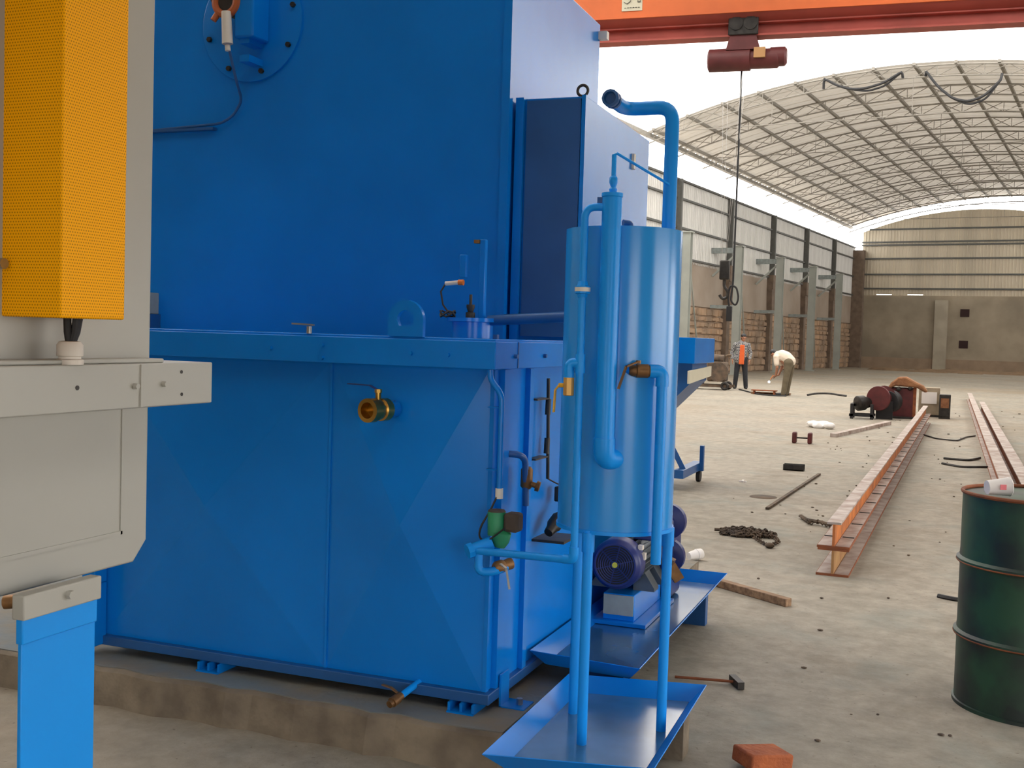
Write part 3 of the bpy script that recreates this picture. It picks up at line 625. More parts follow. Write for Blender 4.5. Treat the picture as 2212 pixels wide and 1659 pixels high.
# thin riser
rx, ry = -1.044, 3.302
part('riser_pipe', MB().tube([(rx, ry, .76), (rx, ry, 1.855), (sx-.01, sy, 1.855)], .0122, 14, .05), BLUE2, V)
un = part('pipe_union', MB().lathe((rx, ry, 1.575), (0, 0, 1), [(0, .015), (.01, .018), (.012, .024), (.035, .024), (.037, .018), (.05, .015)], 8), BLUE2, V)
part('union_band', MB().cyl((rx, ry, 1.593), (rx, ry, 1.606), .0245, n=16), WHITEP, un)
part('riser_foot_elbow', MB().tube([(rx-.035, ry+.01, .752), (rx, ry, .754), (rx, ry, .795)], .0155, 14, .02), BLUE2, V)
te = part('riser_tee', MB().cyl((rx, ry, 1.34), (rx, ry, 1.40), .0165, n=14), BLUE2, V)
part('tee_elbow', MB().tube([(rx, ry, 1.372), (rx-.034, ry-.005, 1.372), (rx-.034, ry-.005, 1.325)], .0155, 14, .025), BLUE2, te)
vv = part('riser_valve', MB().lathe((rx-.034, ry-.005, 1.268), (0, 0, 1), [(0, .014), (.002, .0175), (.056, .0175), (.058, .014)], 8), mat('pale_brass', (.72, .42, .13), .4, .5, var=.2), V)
part('riser_lever', MB().cyl((rx-.05, ry-.01, 1.30), (rx-.06, ry-.02, 1.30), .007, n=8).bar((rx-.06, ry-.02, 1.30), (rx-.072, ry-.02, 1.285), .012, .004).bar((rx-.072, ry-.02, 1.285), (rx-.075, ry-.02, 1.215), .014, .004), GOLD, vv)
# drain with dull ball valve and elbow on the right front
dvp = part('drain_valve', MB().lathe((-.895, 3.37, 1.352), (.75, .35, 0), [(-.01, .012), (.0, .018), (.012, .018), (.014, .022), (.05, .022), (.052, .018), (.066, .018)], 14), BRASSD, V)
part('drain_lever', MB().cyl((-.873, 3.36, 1.375), (-.873, 3.36, 1.385), .008, n=8).bar((-.873, 3.36, 1.382), (-.905, 3.335, 1.365), .014, .005).bar((-.905, 3.335, 1.365), (-.925, 3.325, 1.295), .014, .005), BRASSD, dvp)
part('drain_stub', MB().cyl((-.935, 3.40, 1.352), (-.89, 3.372, 1.352), .014, n=12), BLUE2, V)
part('drain_elbow', MB().tube([(-.845, 3.393, 1.352), (-.808, 3.41, 1.352), (-.808, 3.41, 1.305)], .021, 16, .035), BLUE2, V)
part('drain_pipe', MB().cyl((-.808, 3.41, 1.32), (-.808, 3.41, .745), .0165, n=18), BLUE2, V)
# large outlet pipe on top
part('outlet_pipe', MB().tube([(-.845, 3.58, 1.795), (-.845, 3.58, 2.207), (-1.005, 3.58, 2.207), (-1.005, 3.42, 2.207)], .0225, 18, .05), BLUE2, V)
part('outlet_coupling', MB().lathe((-1.005, 3.44, 2.207), (0, -1, 0), [(0, .0235), (.0, .028), (.015, .028), (.015, .024), (.025, .024), (.025, .028), (.04, .028), (.043, .02), (.03, .017)], 12), BLUED, V)
part('vent_valve', MB().lathe((-.963, sy, 1.895), (0, 0, 1), [(0, .010), (.015, .013), (.022, .008), (.035, .013), (.05, .013), (.055, .009)], 12), BLUE2, V)
part('vent_tube', MB().tube([(-.963, sy, 1.94), (-.963, sy, 2.015), (-.955, sy+.005, 2.02), (-.845, 3.56, 1.955)], [.0075, .0075]+[.0045]*2, 8), BLUE2, V)
part('top_cock', MB().tube([(-.965, 3.55, 1.795), (-.965, 3.55, 1.828), (-.985, 3.53, 1.83)], .010, 10, .01), BLUED, V)

# ================================================================== DRIP TRAYS
def tray(name, label, floorz, rim, poly, inset, m=BLUE):
    """sheet tray with flared rim; poly is the rim outline"""
    c = Vector((sum(p[0] for p in poly)/4, sum(p[1] for p in poly)/4, 0)); n = len(poly)
    inner = []
    for i in range(n):
        p = Vector((*poly[i], 0)); a = (Vector((*poly[i-1], 0))-p).normalized(); b = (Vector((*poly[(i+1) % n], 0))-p).normalized()
        q = p+(a+b)*inset; inner.append((q.x, q.y))
    T = thing(name, label, 'tray', (c.x, c.y, floorz-.006))
    part('tray_bottom', MB().prism(inner, 'z', floorz-.004, floorz), m, T)
    for i in range(n):
        j = (i+1) % n; A_, B_, C_, D_ = (*inner[i], floorz-.002), (*inner[j], floorz-.002), (*poly[j], rim), (*poly[i], rim)
        nrm = (Vector(B_)-Vector(A_)).cross(Vector(D_)-Vector(A_)).normalized()*.003
        vs = [Vector(q) for q in (A_, B_, C_, D_)]; vs = vs+[q+nrm for q in vs]
        part('tray_rim', MB().add(vs, [(0, 3, 2, 1), (4, 5, 6, 7), (0, 1, 5, 4), (1, 2, 6, 5), (2, 3, 7, 6), (3, 0, 4, 7)]), BLUE, T)
    return T
TRAYM = mat('tray_glossy_blue', (.045, .16, .34), .20, var=.35, scale=3.5, bump=.06, bscale=3.5, coat=.5)
T1 = tray('drip_tray', 'blue sheet metal drip tray under the legs of the cylinder tank', .148, .20, [(-1.224, 3.03), (-.728, 3.14), (-.744, 4.0), (-1.238, 3.90)], .05, TRAYM)
for x, y in ((-1.12, 3.18), (-.83, 3.2), (-.83, 3.8), (-1.12, 3.8)): part('support_block', MB().box(x-.06, x+.06, y-.05, y+.05, 0, .144), PLINTH, T1)
T2 = tray('drip_tray', 'blue sheet metal drip tray beside the tank under the electric motor', .195, .25, [(-1.415, 3.96), (-.975, 3.92), (-.985, 5.76), (-1.415, 5.76)], .05, TRAYM)
part('support_beam', MB().box(-1.26, -1.06, 4.02, 4.08, 0, .19), BLUED, T2)
part('support_beam', MB().box(-1.26, -1.06, 5.6, 5.66, 0, .19), BLUED, T2)

# ================================================================== ELECTRIC MOTOR AND PUMP
mx, my, mz = -1.285, 4.66, .463
E_ = thing('electric_motor', 'navy finned electric motor with fan grille on a blue pedestal in the tray', 'motor', (mx, 4.8, .2))
cw = part('fan_cowl', MB().lathe((mx, my, mz), (0, 1, 0), [(.03, .087), (.0, .087), (.0, .094), (.012, .108), (.03, .112), (.10, .112), (.10, .100)], 40), NAVY, E_)
part('grille_backing', MB().cyl((mx, my+.006, mz), (mx, my+.01, mz), .088, n=36), BLACK, cw)
gr = MB()
for k in range(1, 9): gr.torus((mx, my+.002, mz), (0, 1, 0), .0102*k+.006, .0021, 36, 5)
for k in range(3):
    a = PI*k/3+.3; gr.bar((mx-.088*math.cos(a), my+.003, mz-.088*math.sin(a)), (mx+.088*math.cos(a), my+.003, mz+.088*math.sin(a)), .004, .004)
part('fan_grille', gr, NAVY, cw)
part('grille_badge', MB().cyl((mx, my-.003, mz), (mx, my+.003, mz), .012, n=20), mat('yellow_badge', (.65, .60, .06), .4), cw)
MOT = mat('motor_body_grey_blue', (.10, .13, .16), .35, .4, var=.3, scale=8)
part('stator_body', MB().cyl((mx, my+.10, mz), (mx, my+.40, mz), .094, n=32), MOT, E_)
for k in range(26):
    a = 2*PI*k/26
    if -2.2 < (a-2*PI if a > PI else a) < -.9: continue
    c, s_ = math.cos(a), math.sin(a)
    part('cooling_fin', MB().bar((mx+.100*c, my+.105, mz+.100*s_), (mx+.100*c, my+.39, mz+.100*s_), .004, .004).add([(mx+r*c+e*s_*.002, y, mz+r*s_-e*c*.002) for r in (.09, .112) for y in (my+.105, my+.39) for e in (-1, 1)],
         [(0, 1, 3, 2), (4, 6, 7, 5), (0, 4, 5, 1), (2, 3, 7, 6), (0, 2, 6, 4), (1, 5, 7, 3)]), MOT, E_)
part('end_shield', MB().lathe((mx, my+.40, mz), (0, 1, 0), [(0, .112), (.03, .112), (.05, .06), (.12, .02), (.16, .02)], 32), NAVY, E_)
part('terminal_box', MB().box(mx+.02, mx+.12, my+.16, my+.28, mz+.09, mz+.13), NAVY, E_, .008)
part('cowl_clip', MB().box(mx+.085, mx+.105, my+.06, my+.09, mz+.065, mz+.085).box(mx+.10, mx+.115, my+.07, my+.10, mz+.02, mz+.05), WHITEP, cw)
for sgn in (-1, 1):
    for y0 in (.14, .30): part('motor_foot', MB().prism([(mx+sgn*.05, mz-.09), (mx+sgn*.10, mz-.05), (mx+sgn*.145, mz-.118), (mx+sgn*.145, mz-.132), (mx+sgn*.05, mz-.132)], 'y', my+y0, my+y0+.08), MOT, E_)
pd = part('pedestal_box', MB().box(mx-.055, mx+.085, my+.03, my+.52, .215, mz-.132), BLUE, E_, .003)
part('pedestal_front', MB().box(mx-.052, mx+.082, my+.022, my+.032, .24, mz-.136), GREYS, pd)
part('pedestal_flange', MB().box(mx-.105, mx+.145, my+.0, my+.56, .197, .215), BLUE, E_, .002)
for z in (.57, .40): part('pump_casing', MB().lathe((mx+.085, my+.62, z), (.0, 1, 0), [(0, .05), (.01, .085), (.05, .085), (.06, .05)], 28), NAVY, E_)
part('pump_body', MB().box(mx-.12, mx+.12, my+.58, my+.8, .2, .6), NAVY, E_, .02)
part('pump_arm', MB().bar((mx+.15, my+.42, mz-.06), (mx+.19, my+.44, mz-.13), .03, .05).bar((mx+.12, my+.40, mz-.03), (mx+.17, my+.40, mz-.05), .05, .04), BRASSD, E_)

# ================================================================== OIL DRUM
dx, dy, RD = .40, 4.96, .292
D = thing('oil_drum', 'green dented steel oil drum with rusty hoops at the right edge', 'drum', (dx, dy, 0))
prof = [(0, RD-.01), (0, RD+.004), (.014, RD+.004), (.016, RD-.004), (.25, RD-.004), (.275, RD-.002), (.285, RD+.010), (.295, RD+.010), (.305, RD-.002), (.33, RD-.004), (.56, RD-.004), (.575, RD-.002), (.585, RD+.010), (.595, RD+.010), (.605, RD-.002), (.63, RD-.004), (.86, RD-.004), (.862, RD-.01)]
part('drum_shell', MB().lathe((dx, dy, 0), (0, 0, 1), prof, 72), DRUM, D)
part('drum_lid', MB().cyl((dx, dy, .845), (dx, dy, .858), RD-.006, n=72), LID, D)
part('drum_chime', MB().torus((dx, dy, .868), (0, 0, 1), RD-.003, .008, 72, 8), RUST, D)
for z in (.2905, .5905): part('drum_hoop', MB().torus((dx, dy, z-.006), (0, 0, 1), RD+.0085, .0035, 72, 6), RUST, D)
part('bung', MB().cyl((dx+.15, dy+.1, .858), (dx+.15, dy+.1, .868), .03, n=12), DARKS, D)
cup = thing('paper_cup', 'white paper cup with a pink print lying on the rim of the green drum', 'cup', (dx-.155, dy-.165, .882))
cd = Vector((.85, .35, .06)); c0 = Vector((dx-.205, dy-.185, .905))
part('cup_wall', MB().lathe(c0, cd, [(0, .026), (.0, .028), (.085, .037), (.088, .039), (.091, .037), (.085, .034), (.004, .025)], 28), FOAM, cup)
part('cup_base', MB().cyl(c0+cd*.004, c0+cd*.007, .0255, n=24), mat('cup_base_card', (.42, .38, .33), .7), cup)
part('cup_print', MB().box(-.012, .012, -.002, .0005, -.010, .010).xf(Matrix.Translation(c0+cd*.055+Vector((.012, -.0345, .004))) @ Matrix.Rotation(.38, 4, 'Z')), mat('pink_print', (.75, .18, .20), .6), cup)

# ================================================================== STEEL BEAMS ON THE FLOOR
def ibeam(h, wb, wt, t, L, n=8):
    mb = MB(); mb.box(-wb/2, wb/2, 0, L, 0, t); mb.box(-t/2, t/2, 0, L, t, h-t); mb.box(-wt/2, wt/2, 0, L, h-t, h); return mb
def beam(name, label, p, q, z, h, wb, wt, mweb, mtop, marks=True):
    p = Vector((*p, z)); d = Vector((q[0]-p.x, q[1]-p.y, 0)); L = d.length; ang = math.atan2(d.y, d.x)-PI/2
    T = thing(name, label, 'beam', p, ang); t = .014
    part('bottom_flange', MB().box(-wb/2, wb/2, 0, L, 0, t), RUST, T, local=True)
    part('flange_dust', MB().box(-wb/2+.004, -.012, .01, L-.01, t, t+.002).box(.012, wb/2-.004, .01, L-.01, t, t+.002), DUST, T, local=True)
    part('web', MB().box(-.008, .008, 0, L, t, h-t), mweb, T, local=True)
    part('top_flange', MB().box(-wt/2, wt/2, 0, L, h-t, h), mtop, T, local=True)
    return T
beam('steel_beam', 'tan rusty steel I-beam lying on the floor under the rail', (-.575, 7.2), (-.22, 22.8), 0., .175, .20, .19, TANW, RUST)
rl = beam('steel_rail', 'orange primed steel rail stacked on top of the rusty I-beam', (-.575, 7.2), (-.22, 22.8), .176, .165, .20, .085, RUSTO, DUST)
L_ = 15.6
for i in range(26):
    y = .35+i*.6; part('rail_clip', MB().box(.02, .095, y, y+.012, .014, .022), DARKS, rl, local=True); part('rail_clip', MB().box(-.095, -.02, y, y+.012, .014, .022), DARKS, rl, local=True)
beam('steel_beam', 'dusty steel I-beam behind the green drum, left of the parallel pair', (.62, 8.6), (.83, 34.5), 0., .20, .14, .12, RUST, DUST)
beam('steel_beam', 'dusty steel I-beam behind the green drum, right of the parallel pair', (.80, 8.6), (.98, 29.), 0., .20, .14, .12, RUST, DUST)

# ================================================================== WINCH AND MACHINES IN THE MIDDLE DISTANCE
Wn = thing('winch_cabinet', 'maroon winch cabinet with a brown sack draped on top, behind the rails', 'winch', (-.62, 24.2, 0))
part('cabinet', MB().box(-.30, .18, -.2, .25, .0, .62), MAROON, Wn, .01, local=True)
part('side_post', MB().box(-.34, -.28, -.22, -.1, 0, .66), RUST, Wn, local=True)
part('side_post', MB().box(.14, .2, -.22, -.1, 0, .66), RUST, Wn, local=True)
sk = part('draped_sack', MB().prism([(-.36, .58), (-.30, .72), (-.16, .84), (.0, .85), (.16, .76), (.33, .68), (.42, .56), (.36, .55), (.2, .64), (-.2, .66)], 'y', -.28, .28), SACK, Wn, .05, local=True)
part('wing_nut', MB().ball((-.14, -.24, .60), .05).ball((.08, -.24, .62), .045), DARKS, Wn, local=True)
part('skid', MB().box(-.45, .35, -.35, .3, 0, .04), DARKS, Wn, local=True)
Wd = thing('winch_drum', 'red winch drum on a black frame beside the maroon cabinet', 'winch', (-1.10, 23.4, 0))
part('drum', MB().lathe((-.02, -.15, .42), (.35, 1, 0), [(0, .24), (.03, .25), (.04, .16), (.30, .16), (.31, .25), (.34, .24)], 28), MAROON, Wd, local=True)
part('rear_cylinder', MB().lathe((.16, .1, .36), (.35, 1, 0), [(0, .2), (.02, .22), (.2, .22), (.22, .2)], 24), BLACK, Wd, local=True)  # plain black cylinder behind the winch drum
part('drive_motor', MB().lathe((-.42, -.2, .30), (.8, .6, .1), [(0, .12), (.02, .15), (.16, .15), (.2, .12), (.3, .1), (.42, .1)], 18), DARKS, Wd, local=True)
fm = MB()
for x, y in ((-.5, -.3), (-.12, -.3), (-.5, .1), (-.12, .1)): fm.box(x-.03, x+.03, y-.03, y+.03, 0, .3)
fm.box(-.55, -.07, -.33, -.27, .05, .1).box(-.55, -.07, .07, .13, .05, .1).box(-.53, -.47, -.3, .1, .24, .3)
part('stand', fm, BLACK, Wd, local=True); part('axle_stand', MB().box(-.06, .26, .0, .12, 0, .36), BLACK, Wd, local=True)
def crate(label, x, y, w, d, h, m, m2):
    T = thing('equipment_box', label, 'box', (x, y, 0)); part('case', MB().box(-w/2, w/2, -d/2, d/2, .04, h), m, T, .01, local=True)
    part('skid', MB().box(-w/2, w/2, -d/2, -d/2+.06, 0, .04).box(-w/2, w/2, d/2-.06, d/2, 0, .04), DARKS, T, local=True)
    part('front_panel', MB().box(-w*.36, w*.36, -d/2-.012, -d/2, h*.45, h*.85), m2, T, local=True); return T
crate('pale grey equipment box between the winch cabinet and the black box', -.18, 25.2, .42, .4, .62, mat('beige_case', (.36, .29, .20), .7, var=.3), FOAM)
crate('black equipment box with a pale panel behind the end of the rails', .13, 24.7, .22, .35, .5, DARKS, SACK)

# ================================================================== BLUE MACHINE HEAD BEHIND THE CYLINDER
Q = thing('feeder_stand', 'blue feeder stand with a square box head seen behind the cylinder tank', 'machine', (-2.5, 10.7, 0))
part('box_head', MB().box(-2.75, -2.17, 10.45, 11.42, 1.235, 1.482), BLUE, Q, .004)
part('head_knob', MB().cyl((-2.36, 10.40, 1.26), (-2.36, 10.40, 1.43), .025, n=14).cyl((-2.36, 10.46, 1.36), (-2.36, 10.39, 1.36), .012), BLUE, Q)
part('name_plate', MB().prism([(10.25, 1.05), (11.3, 1.10), (11.3, 1.20), (10.25, 1.17)], 'x', -2.19, -2.17), SIGN, Q)
part('gusset', MB().prism([(-2.75, .70), (-2.55, .70), (-2.20, 1.06), (-2.20, 1.235), (-2.75, 1.235)], 'y', 10.5, 11.2), BLUED, Q)
part('stand_column', MB().box(-2.75, -2.5, 10.6, 11.1, .1, 1.0), BLUED, Q)
part('foot_frame', MB().prism([(-2.6, 10.55), (-2.26, 10.55), (-2.26, 11.5), (-2.36, 11.5), (-2.36, 10.66), (-2.6, 10.66)], 'z', .12, .2), BLUED, Q)
part('foot_stop', MB().box(-2.258, -2.22, 11.3, 11.36, .12, .38), BLUED, Q)
part('foot_brace', MB().bar((-2.52, 10.7, .6), (-2.3, 10.75, .18), .05), BLUED, Q)
part('caster', MB().lathe((-2.45, 10.6, .06), (1, 0, 0), [(0, .05), (0, .06), (.04, .06), (.04, .05)], 16), BLACK, Q)
part('caster', MB().lathe((-2.30, 11.4, .06), (1, 0, 0), [(0, .05), (0, .06), (.04, .06), (.04, .05)], 16), BLACK, Q)

# engine-like brown machine by the wall
Gn = thing('site_engine', 'brown dirt caked engine on a wheeled frame beside the man in the orange shirt', 'engine', (-6.50, 33.7, 0))
part('engine_block', MB().box(-.05, .5, -.3, .3, .25, .85), EARTH, Gn, .06, local=True)
part('flywheel', MB().lathe((.3, -.38, .55), (0, 1, 0), [(0, .1), (0, .30), (.08, .30), (.08, .1)], 24), EARTH, Gn, local=True)
part('fuel_tank', MB().cyl((-.1, 0, .95), (.4, 0, .93), .13, n=16), EARTH, Gn, local=True)
part('gear_case', MB().box(-.62, -.2, -.22, .22, .15, .55), EARTH, Gn, .06, local=True)
part('exhaust', MB().tube([(.4, .1, .85), (.45, .1, 1.05), (.6, .1, 1.05)], .035, 8, .06), EARTH, Gn, local=True)
part('frame_rail', MB().box(-.7, .7, -.28, -.2, .08, .16).box(-.7, .7, .2, .28, .08, .16), EARTH, Gn, local=True)
for x, y in ((-.5, -.3), (.5, -.3), (-.5, .3), (.5, .3)): part('wheel', MB().torus((x, y, .13), (0, 1, 0), .09, .04, 20, 8), DARKS, Gn, local=True)

# ================================================================== PEOPLE
def remesh(o, vox, smooth=6):
    r = o.modifiers.new('remesh', 'REMESH'); r.mode = 'VOXEL'; r.voxel_size = vox; r.use_smooth_shade = True
    s = o.modifiers.new('smooth', 'SMOOTH'); s.iterations = smooth; s.factor = .5
def limb(mb, pts, rs):
    for (a, b), (ra, rb) in zip(zip(pts, pts[1:]), zip(rs, rs[1:])): mb.cap(a, b, ra, rb, 12)
def hand(mb, w, d, side, up, s=1.):
    """palm from wrist w along d; fingers curl; thumb leaves the palm side near its base"""
    w = Vector(w); d = Vector(d).normalized(); side = Vector(side).normalized(); up = Vector(up).normalized()
    for k in (-1.5, -.5, .5, 1.5): mb.cap(w, w+d*.085+side*k*.019, .016, .0125, 8)
    for k, L in ((-1.5, .058), (-.5, .072), (.5, .078), (1.5, .068)):
        a = w+d*.085+side*k*.020; b = a+d*L*.55-up*.012; c = b+d*L*.35-up*.030; mb.cap(a, b, .0105, .0095, 8); mb.cap(b, c, .0095, .008, 8)
    a = w+d*.025+side*.03; b = a+d*.030+side*.030-up*.01; mb.cap(a, b, .013, .011, 8); mb.cap(b, b+d*.032+side*.006-up*.012, .011, .009, 8)
def head(mb, c, fwd, up):
    """skull, jaw, nose, ears, lips"""
    c = Vector(c); f = Vector(fwd).normalized(); u = Vector(up).normalized(); u = (u-f*u.dot(f)).normalized(); s = f.cross(u)
    mb.ball(c+u*.03-f*.012, (.078, .085, .085)); mb.cap(c-u*.01+f*.01, c-u*.065+f*.03, .066, .045); mb.ball(c-u*.085+f*.05, .026)
    mb.cap(c+u*.02+f*.088, c-u*.022+f*.104, .009, .013, 8); mb.cap(c-u*.056+f*.078-s*.018, c-u*.056+f*.078+s*.018, .0095, .0095, 8)
    for k in (-1, 1): mb.cap(c+s*k*.080+u*.015-f*.005, c+s*k*.082-u*.02-f*.002, .014, .010, 8); mb.cap(c+s*k*.02+u*.028+f*.078, c+s*k*.048+u*.026+f*.066, .011, .009, 8)
    return c, f, u, s
def person1():
    T = thing('person', 'person in an open checked jacket over an orange shirt standing with dark trousers', 'person', (-5.80, 35.0, 0), math.radians(10))
    # facing -y (towards the camera) and a little to the right
    b = MB()
    c, f, u, s = head(b, (.05, -.06, 1.60), (.35, -1, -.25), (0, 0, 1))
    b.cap((.02, .0, 1.42), (.04, -.03, 1.54), .058, .054)
    limb(b, [(-.03, .0, .95), (0, .0, 1.15), (.0, .01, 1.38)], [.135, .13, .12])
    limb(b, [(-.19, .01, 1.38), (.19, .01, 1.38)], [.065, .065])
    for sx, hx, ex in ((-1, -.27, -.30), (1, .25, .28)):
        limb(b, [(sx*.19, .01, 1.38), (ex, .04, 1.12), (hx, -.08, .90)], [.056, .046, .031]); hand(b, (hx, -.08, .90), (.05*sx, -.25, -1), (-sx*.3, -1, 0), (sx, 0, 0))
        limb(b, [(sx*.10, 0, .95), (sx*.13, -.02, .52), (sx*.17, .02, .09)], [.088, .062, .042])
    o = part('body', b, SKIN, T, local=True); remesh(o, .0095, 4)
    hm = MB().ball(c+u*.05-f*.02, (.088, .094, .082)); hm.ball(c-f*.035+u*.0, (.08, .07, .085)); o = part('hair', hm, HAIR, T, local=True); remesh(o, .012, 3)
    em = MB()
    for k in (-1, 1): em.ball(c+s*k*.033+u*.012+f*.079, .0085, 8, 6)
    part('eyes', em, HAIR, T, local=True)
    j = MB(); limb(j, [(-.04, .0, .92), (0, .0, 1.15), (0, .01, 1.36)], [.19, .182, .165]); limb(j, [(-.20, .01, 1.375), (.20, .01, 1.375)], [.078, .078])
    for sx, hx, ex in ((-1, -.27, -.30), (1, .25, .28)): limb(j, [(sx*.19, .01, 1.38), (ex, .04, 1.12), (hx*1.01, -.06, .95)], [.072, .062, .052])
    o = part('checked_jacket', j, CHECK, T, local=True); remesh(o, .016, 5)
    sh = MB().prism([(-.075, .77), (.085, .77), (.09, 1.0), (.085, 1.38), (-.05, 1.38), (-.065, 1.0)], 'y', -.205, -.06); o = part('orange_shirt', sh, ORSH, T, .02, local=True)
    tr = MB(); limb(tr, [(-.07, 0, .93), (.07, 0, .93)], [.135, .135])
    for sx in (-1, 1): limb(tr, [(sx*.09, 0, .92), (sx*.13, -.02, .52), (sx*.17, .02, .06)], [.112, .082, .068])
    o = part('trousers', tr, DARKCL, T, local=True); remesh(o, .016, 5)
    for sx in (-1, 1): part('shoe', MB().cap((sx*.17, .06, .045), (sx*.185, -.15, .038), .042, .036), BLACK, T, local=True)
def person2():
    # bending forward towards -x (picture left), legs straight
    T = thing('person', 'person in a cream shirt and olive trousers bending down over the floor to weld', 'person', (-3.95, 31.7, 0), math.radians(-12))
    b = MB()
    c, f, u, s = head(b, (-.42, .0, 1.16), (-.62, 0, -.78), (-.75, 0, .62))
    limb(b, [(.02, 0, .92), (-.16, 0, 1.08), (-.30, 0, 1.10)], [.15, .15, .13]); b.cap((-.32, 0, 1.11), (-.40, 0, 1.14), .058, .054)
    limb(b, [(-.29, -.17, 1.08), (-.29, .17, 1.08)], [.065, .065])
    for sy in (-1, 1):
        limb(b, [(-.29, sy*.18, 1.07), (-.24, sy*.20, .80), (-.30, sy*.10, .57)], [.056, .046, .031]); hand(b, (-.30, sy*.10, .57), (-1, -sy*.2, -.45), (0, -sy, .2), (0, 0, 1))
        limb(b, [(.05, sy*.10, .90), (.0, sy*.12, .50), (-.06, sy*.12, .09)], [.092, .064, .044])
    o = part('body', b, SKIN, T, local=True); remesh(o, .0095, 4)
    hm = MB().ball(c+u*.05-f*.02, (.09, .09, .085)); hm.ball(c-f*.035, (.08, .08, .075)); o = part('hair', hm, HAIR, T, local=True); remesh(o, .012, 3)
    em = MB()
    for k in (-1, 1): em.ball(c+s*k*.033+u*.012+f*.079, .0085, 8, 6)
    part('eyes', em, HAIR, T, local=True)
    j = MB(); limb(j, [(.05, 0, .97), (-.06, 0, 1.06), (-.18, 0, 1.11), (-.29, 0, 1.10)], [.165, .178, .172, .15]); limb(j, [(-.29, -.19, 1.07), (-.29, .19, 1.07)], [.08, .08])
    for sy in (-1, 1): limb(j, [(-.29, sy*.18, 1.07), (-.26, sy*.20, .88)], [.08, .075])
    o = part('cream_shirt', j, CREAM, T, local=True); remesh(o, .016, 5)
    tr = MB(); limb(tr, [(.04, -.08, .93), (.04, .08, .93)], [.145, .145])
    for sy in (-1, 1): limb(tr, [(.05, sy*.09, .92), (.0, sy*.12, .50), (-.06, sy*.12, .06)], [.120, .088, .075])
    o = part('trousers', tr, OLIVE, T, local=True); remesh(o, .016, 5)
    for sy in (-1, 1): part('shoe', MB().cap((-.02, sy*.12, .045), (-.24, sy*.13, .038), .042, .036), BLACK, T, local=True)
    w = thing('welding_torch', 'small welding torch with a bright blue-white arc in the bending person\'s hands', 'torch', (-4.42, 31.85, .38))
    part('torch_handle', MB().cyl((.06, .0, .18), (-.02, 0, .05), .014, n=10), mat('torch_orange', (.7, .2, .02), .5), w, local=True)
    part('torch_tip', MB().cyl((-.02, 0, .05), (-.05, 0, .0), .009, .004, n=8), STEEL, w, local=True)
    part('arc', MB().ball((-.055, 0, -.015), .030, 10, 7), ARC, w, local=True)
person1(); person2()
solo('work_plank', MB().box(-5.0, -3.9, 32.0, 32.2, 0, .06), WOOD, 'short plank on the floor in front of the bending person', 'plank', bevel=.008)
solo('steel_trestle', MB().box(-4.95, -4.25, 31.75, 32.0, .10, .13).box(-4.9, -4.86, 31.77, 31.98, 0, .10).box(-4.34, -4.3, 31.77, 31.98, 0, .10), RUST, 'low rusty steel trestle on the floor under the welding arc', 'trestle')
solo('welding_cable', MB().tube([(-5.7, 34.2, .02), (-5.2, 32.8, .02), (-4.7, 31.4, .02), (-4.2, 31.1, .02), (-3.9, 31.2, .02)], .02, 6, .3), BLACK, 'black welding cable curving on the floor to the bending person', 'cable')
solo('bent_bar', MB().tube([(-3.45, 32.2, .03), (-3.2, 32.4, .08), (-2.9, 32.5, .09), (-2.4, 32.4, .04)], .03, 6, .2), DARKS, 'bent dark bar on the floor right of the bending person', 'bar')

# ================================================================== THINGS ON THE FLOOR
sp = thing('cable_spool', 'small dark spool with two end discs standing alone on the floor', 'spool', (-1.84, 16.7, 0))
for x in (-.13, .09): part('spool_disc', MB().box(x-.005, x+.055, -.08, .08, 0, .165), MAROON, sp, .02, local=True)
part('spool_axle', MB().cyl((-.12, 0, .08), (.12, 0, .08), .012, n=10), DARKS, sp, local=True)
bg_ = MB()
for k in range(9): bg_.ball((-1.93+random.uniform(-.28, .26), 20.05+random.uniform(-.2, .2), random.uniform(.03, .07)), (random.uniform(.06, .14), random.uniform(.06, .14), random.uniform(.03, .07)))
o = solo('plastic_bag', bg_, BAGW, 'crumpled white plastic bag lying on the floor', 'bag'); remesh(o, .025, 2)
o = solo('foam_cup', MB().lathe((-1.49, 7.22, .032), (.7, .75, .12), [(0, .024), (0, .026), (.06, .034), (.062, .037), (.10, .034), (.105, .030)], 20), FOAM, 'white foam cup lying on the floor behind the tray', 'cup')
solo('wooden_batten', MB().box(-.28, .28, -.025, .025, 0, .045).xf(Matrix.Translation((-.95, 6.40, 0)) @ Matrix.Rotation(-.62, 4, 'Z')), WOOD, 'brown wooden batten on the floor right of the drip tray', 'batten', bevel=.004)
Ch = thing('chain_heap', 'heap of dark rusty chain on the floor', 'chain', (-1.27, 8.4, 0))
cm = MB(); 
def links(pts, nm):
    mb = MB(); P_ = [Vector(p) for p in pts]
    k = 0
    for a, b in zip(P_, P_[1:]):
        L = (b-a).length; n = max(1, int(L/.028))
        for i in range(n):
            c = a+(b-a)*(i+.5)/n; d = (b-a).normalized(); u, v, _ = frame(d); mb.torus(c, u if k % 2 else v, .016, .005, 8, 5); k += 1
    return mb
heap = []
for i in range(90):
    t = i*.9; r = .02+.11*random.random(); heap.append((r*1.6*math.cos(t)-.05, r*math.sin(t), .015+.06*random.random()*(1-r/.14)))
part('chain_pile', links(heap, 0), EARTH, Ch, local=True)
part('chain_pile', links([(x*.8+.1, y*.8+.02, z*.8) for x, y, z in heap[:50]], 0), EARTH, Ch, local=True)
part('chain_strand', links([(.02, -.06, .01), (.12, -.28, .01), (.19, -.42, .012)], 0), EARTH, Ch, local=True)
part('chain_strand', links([(.18, .0, .01), (.23, -.2, .01), (.20, -.42, .012)], 0), EARTH, Ch, local=True)
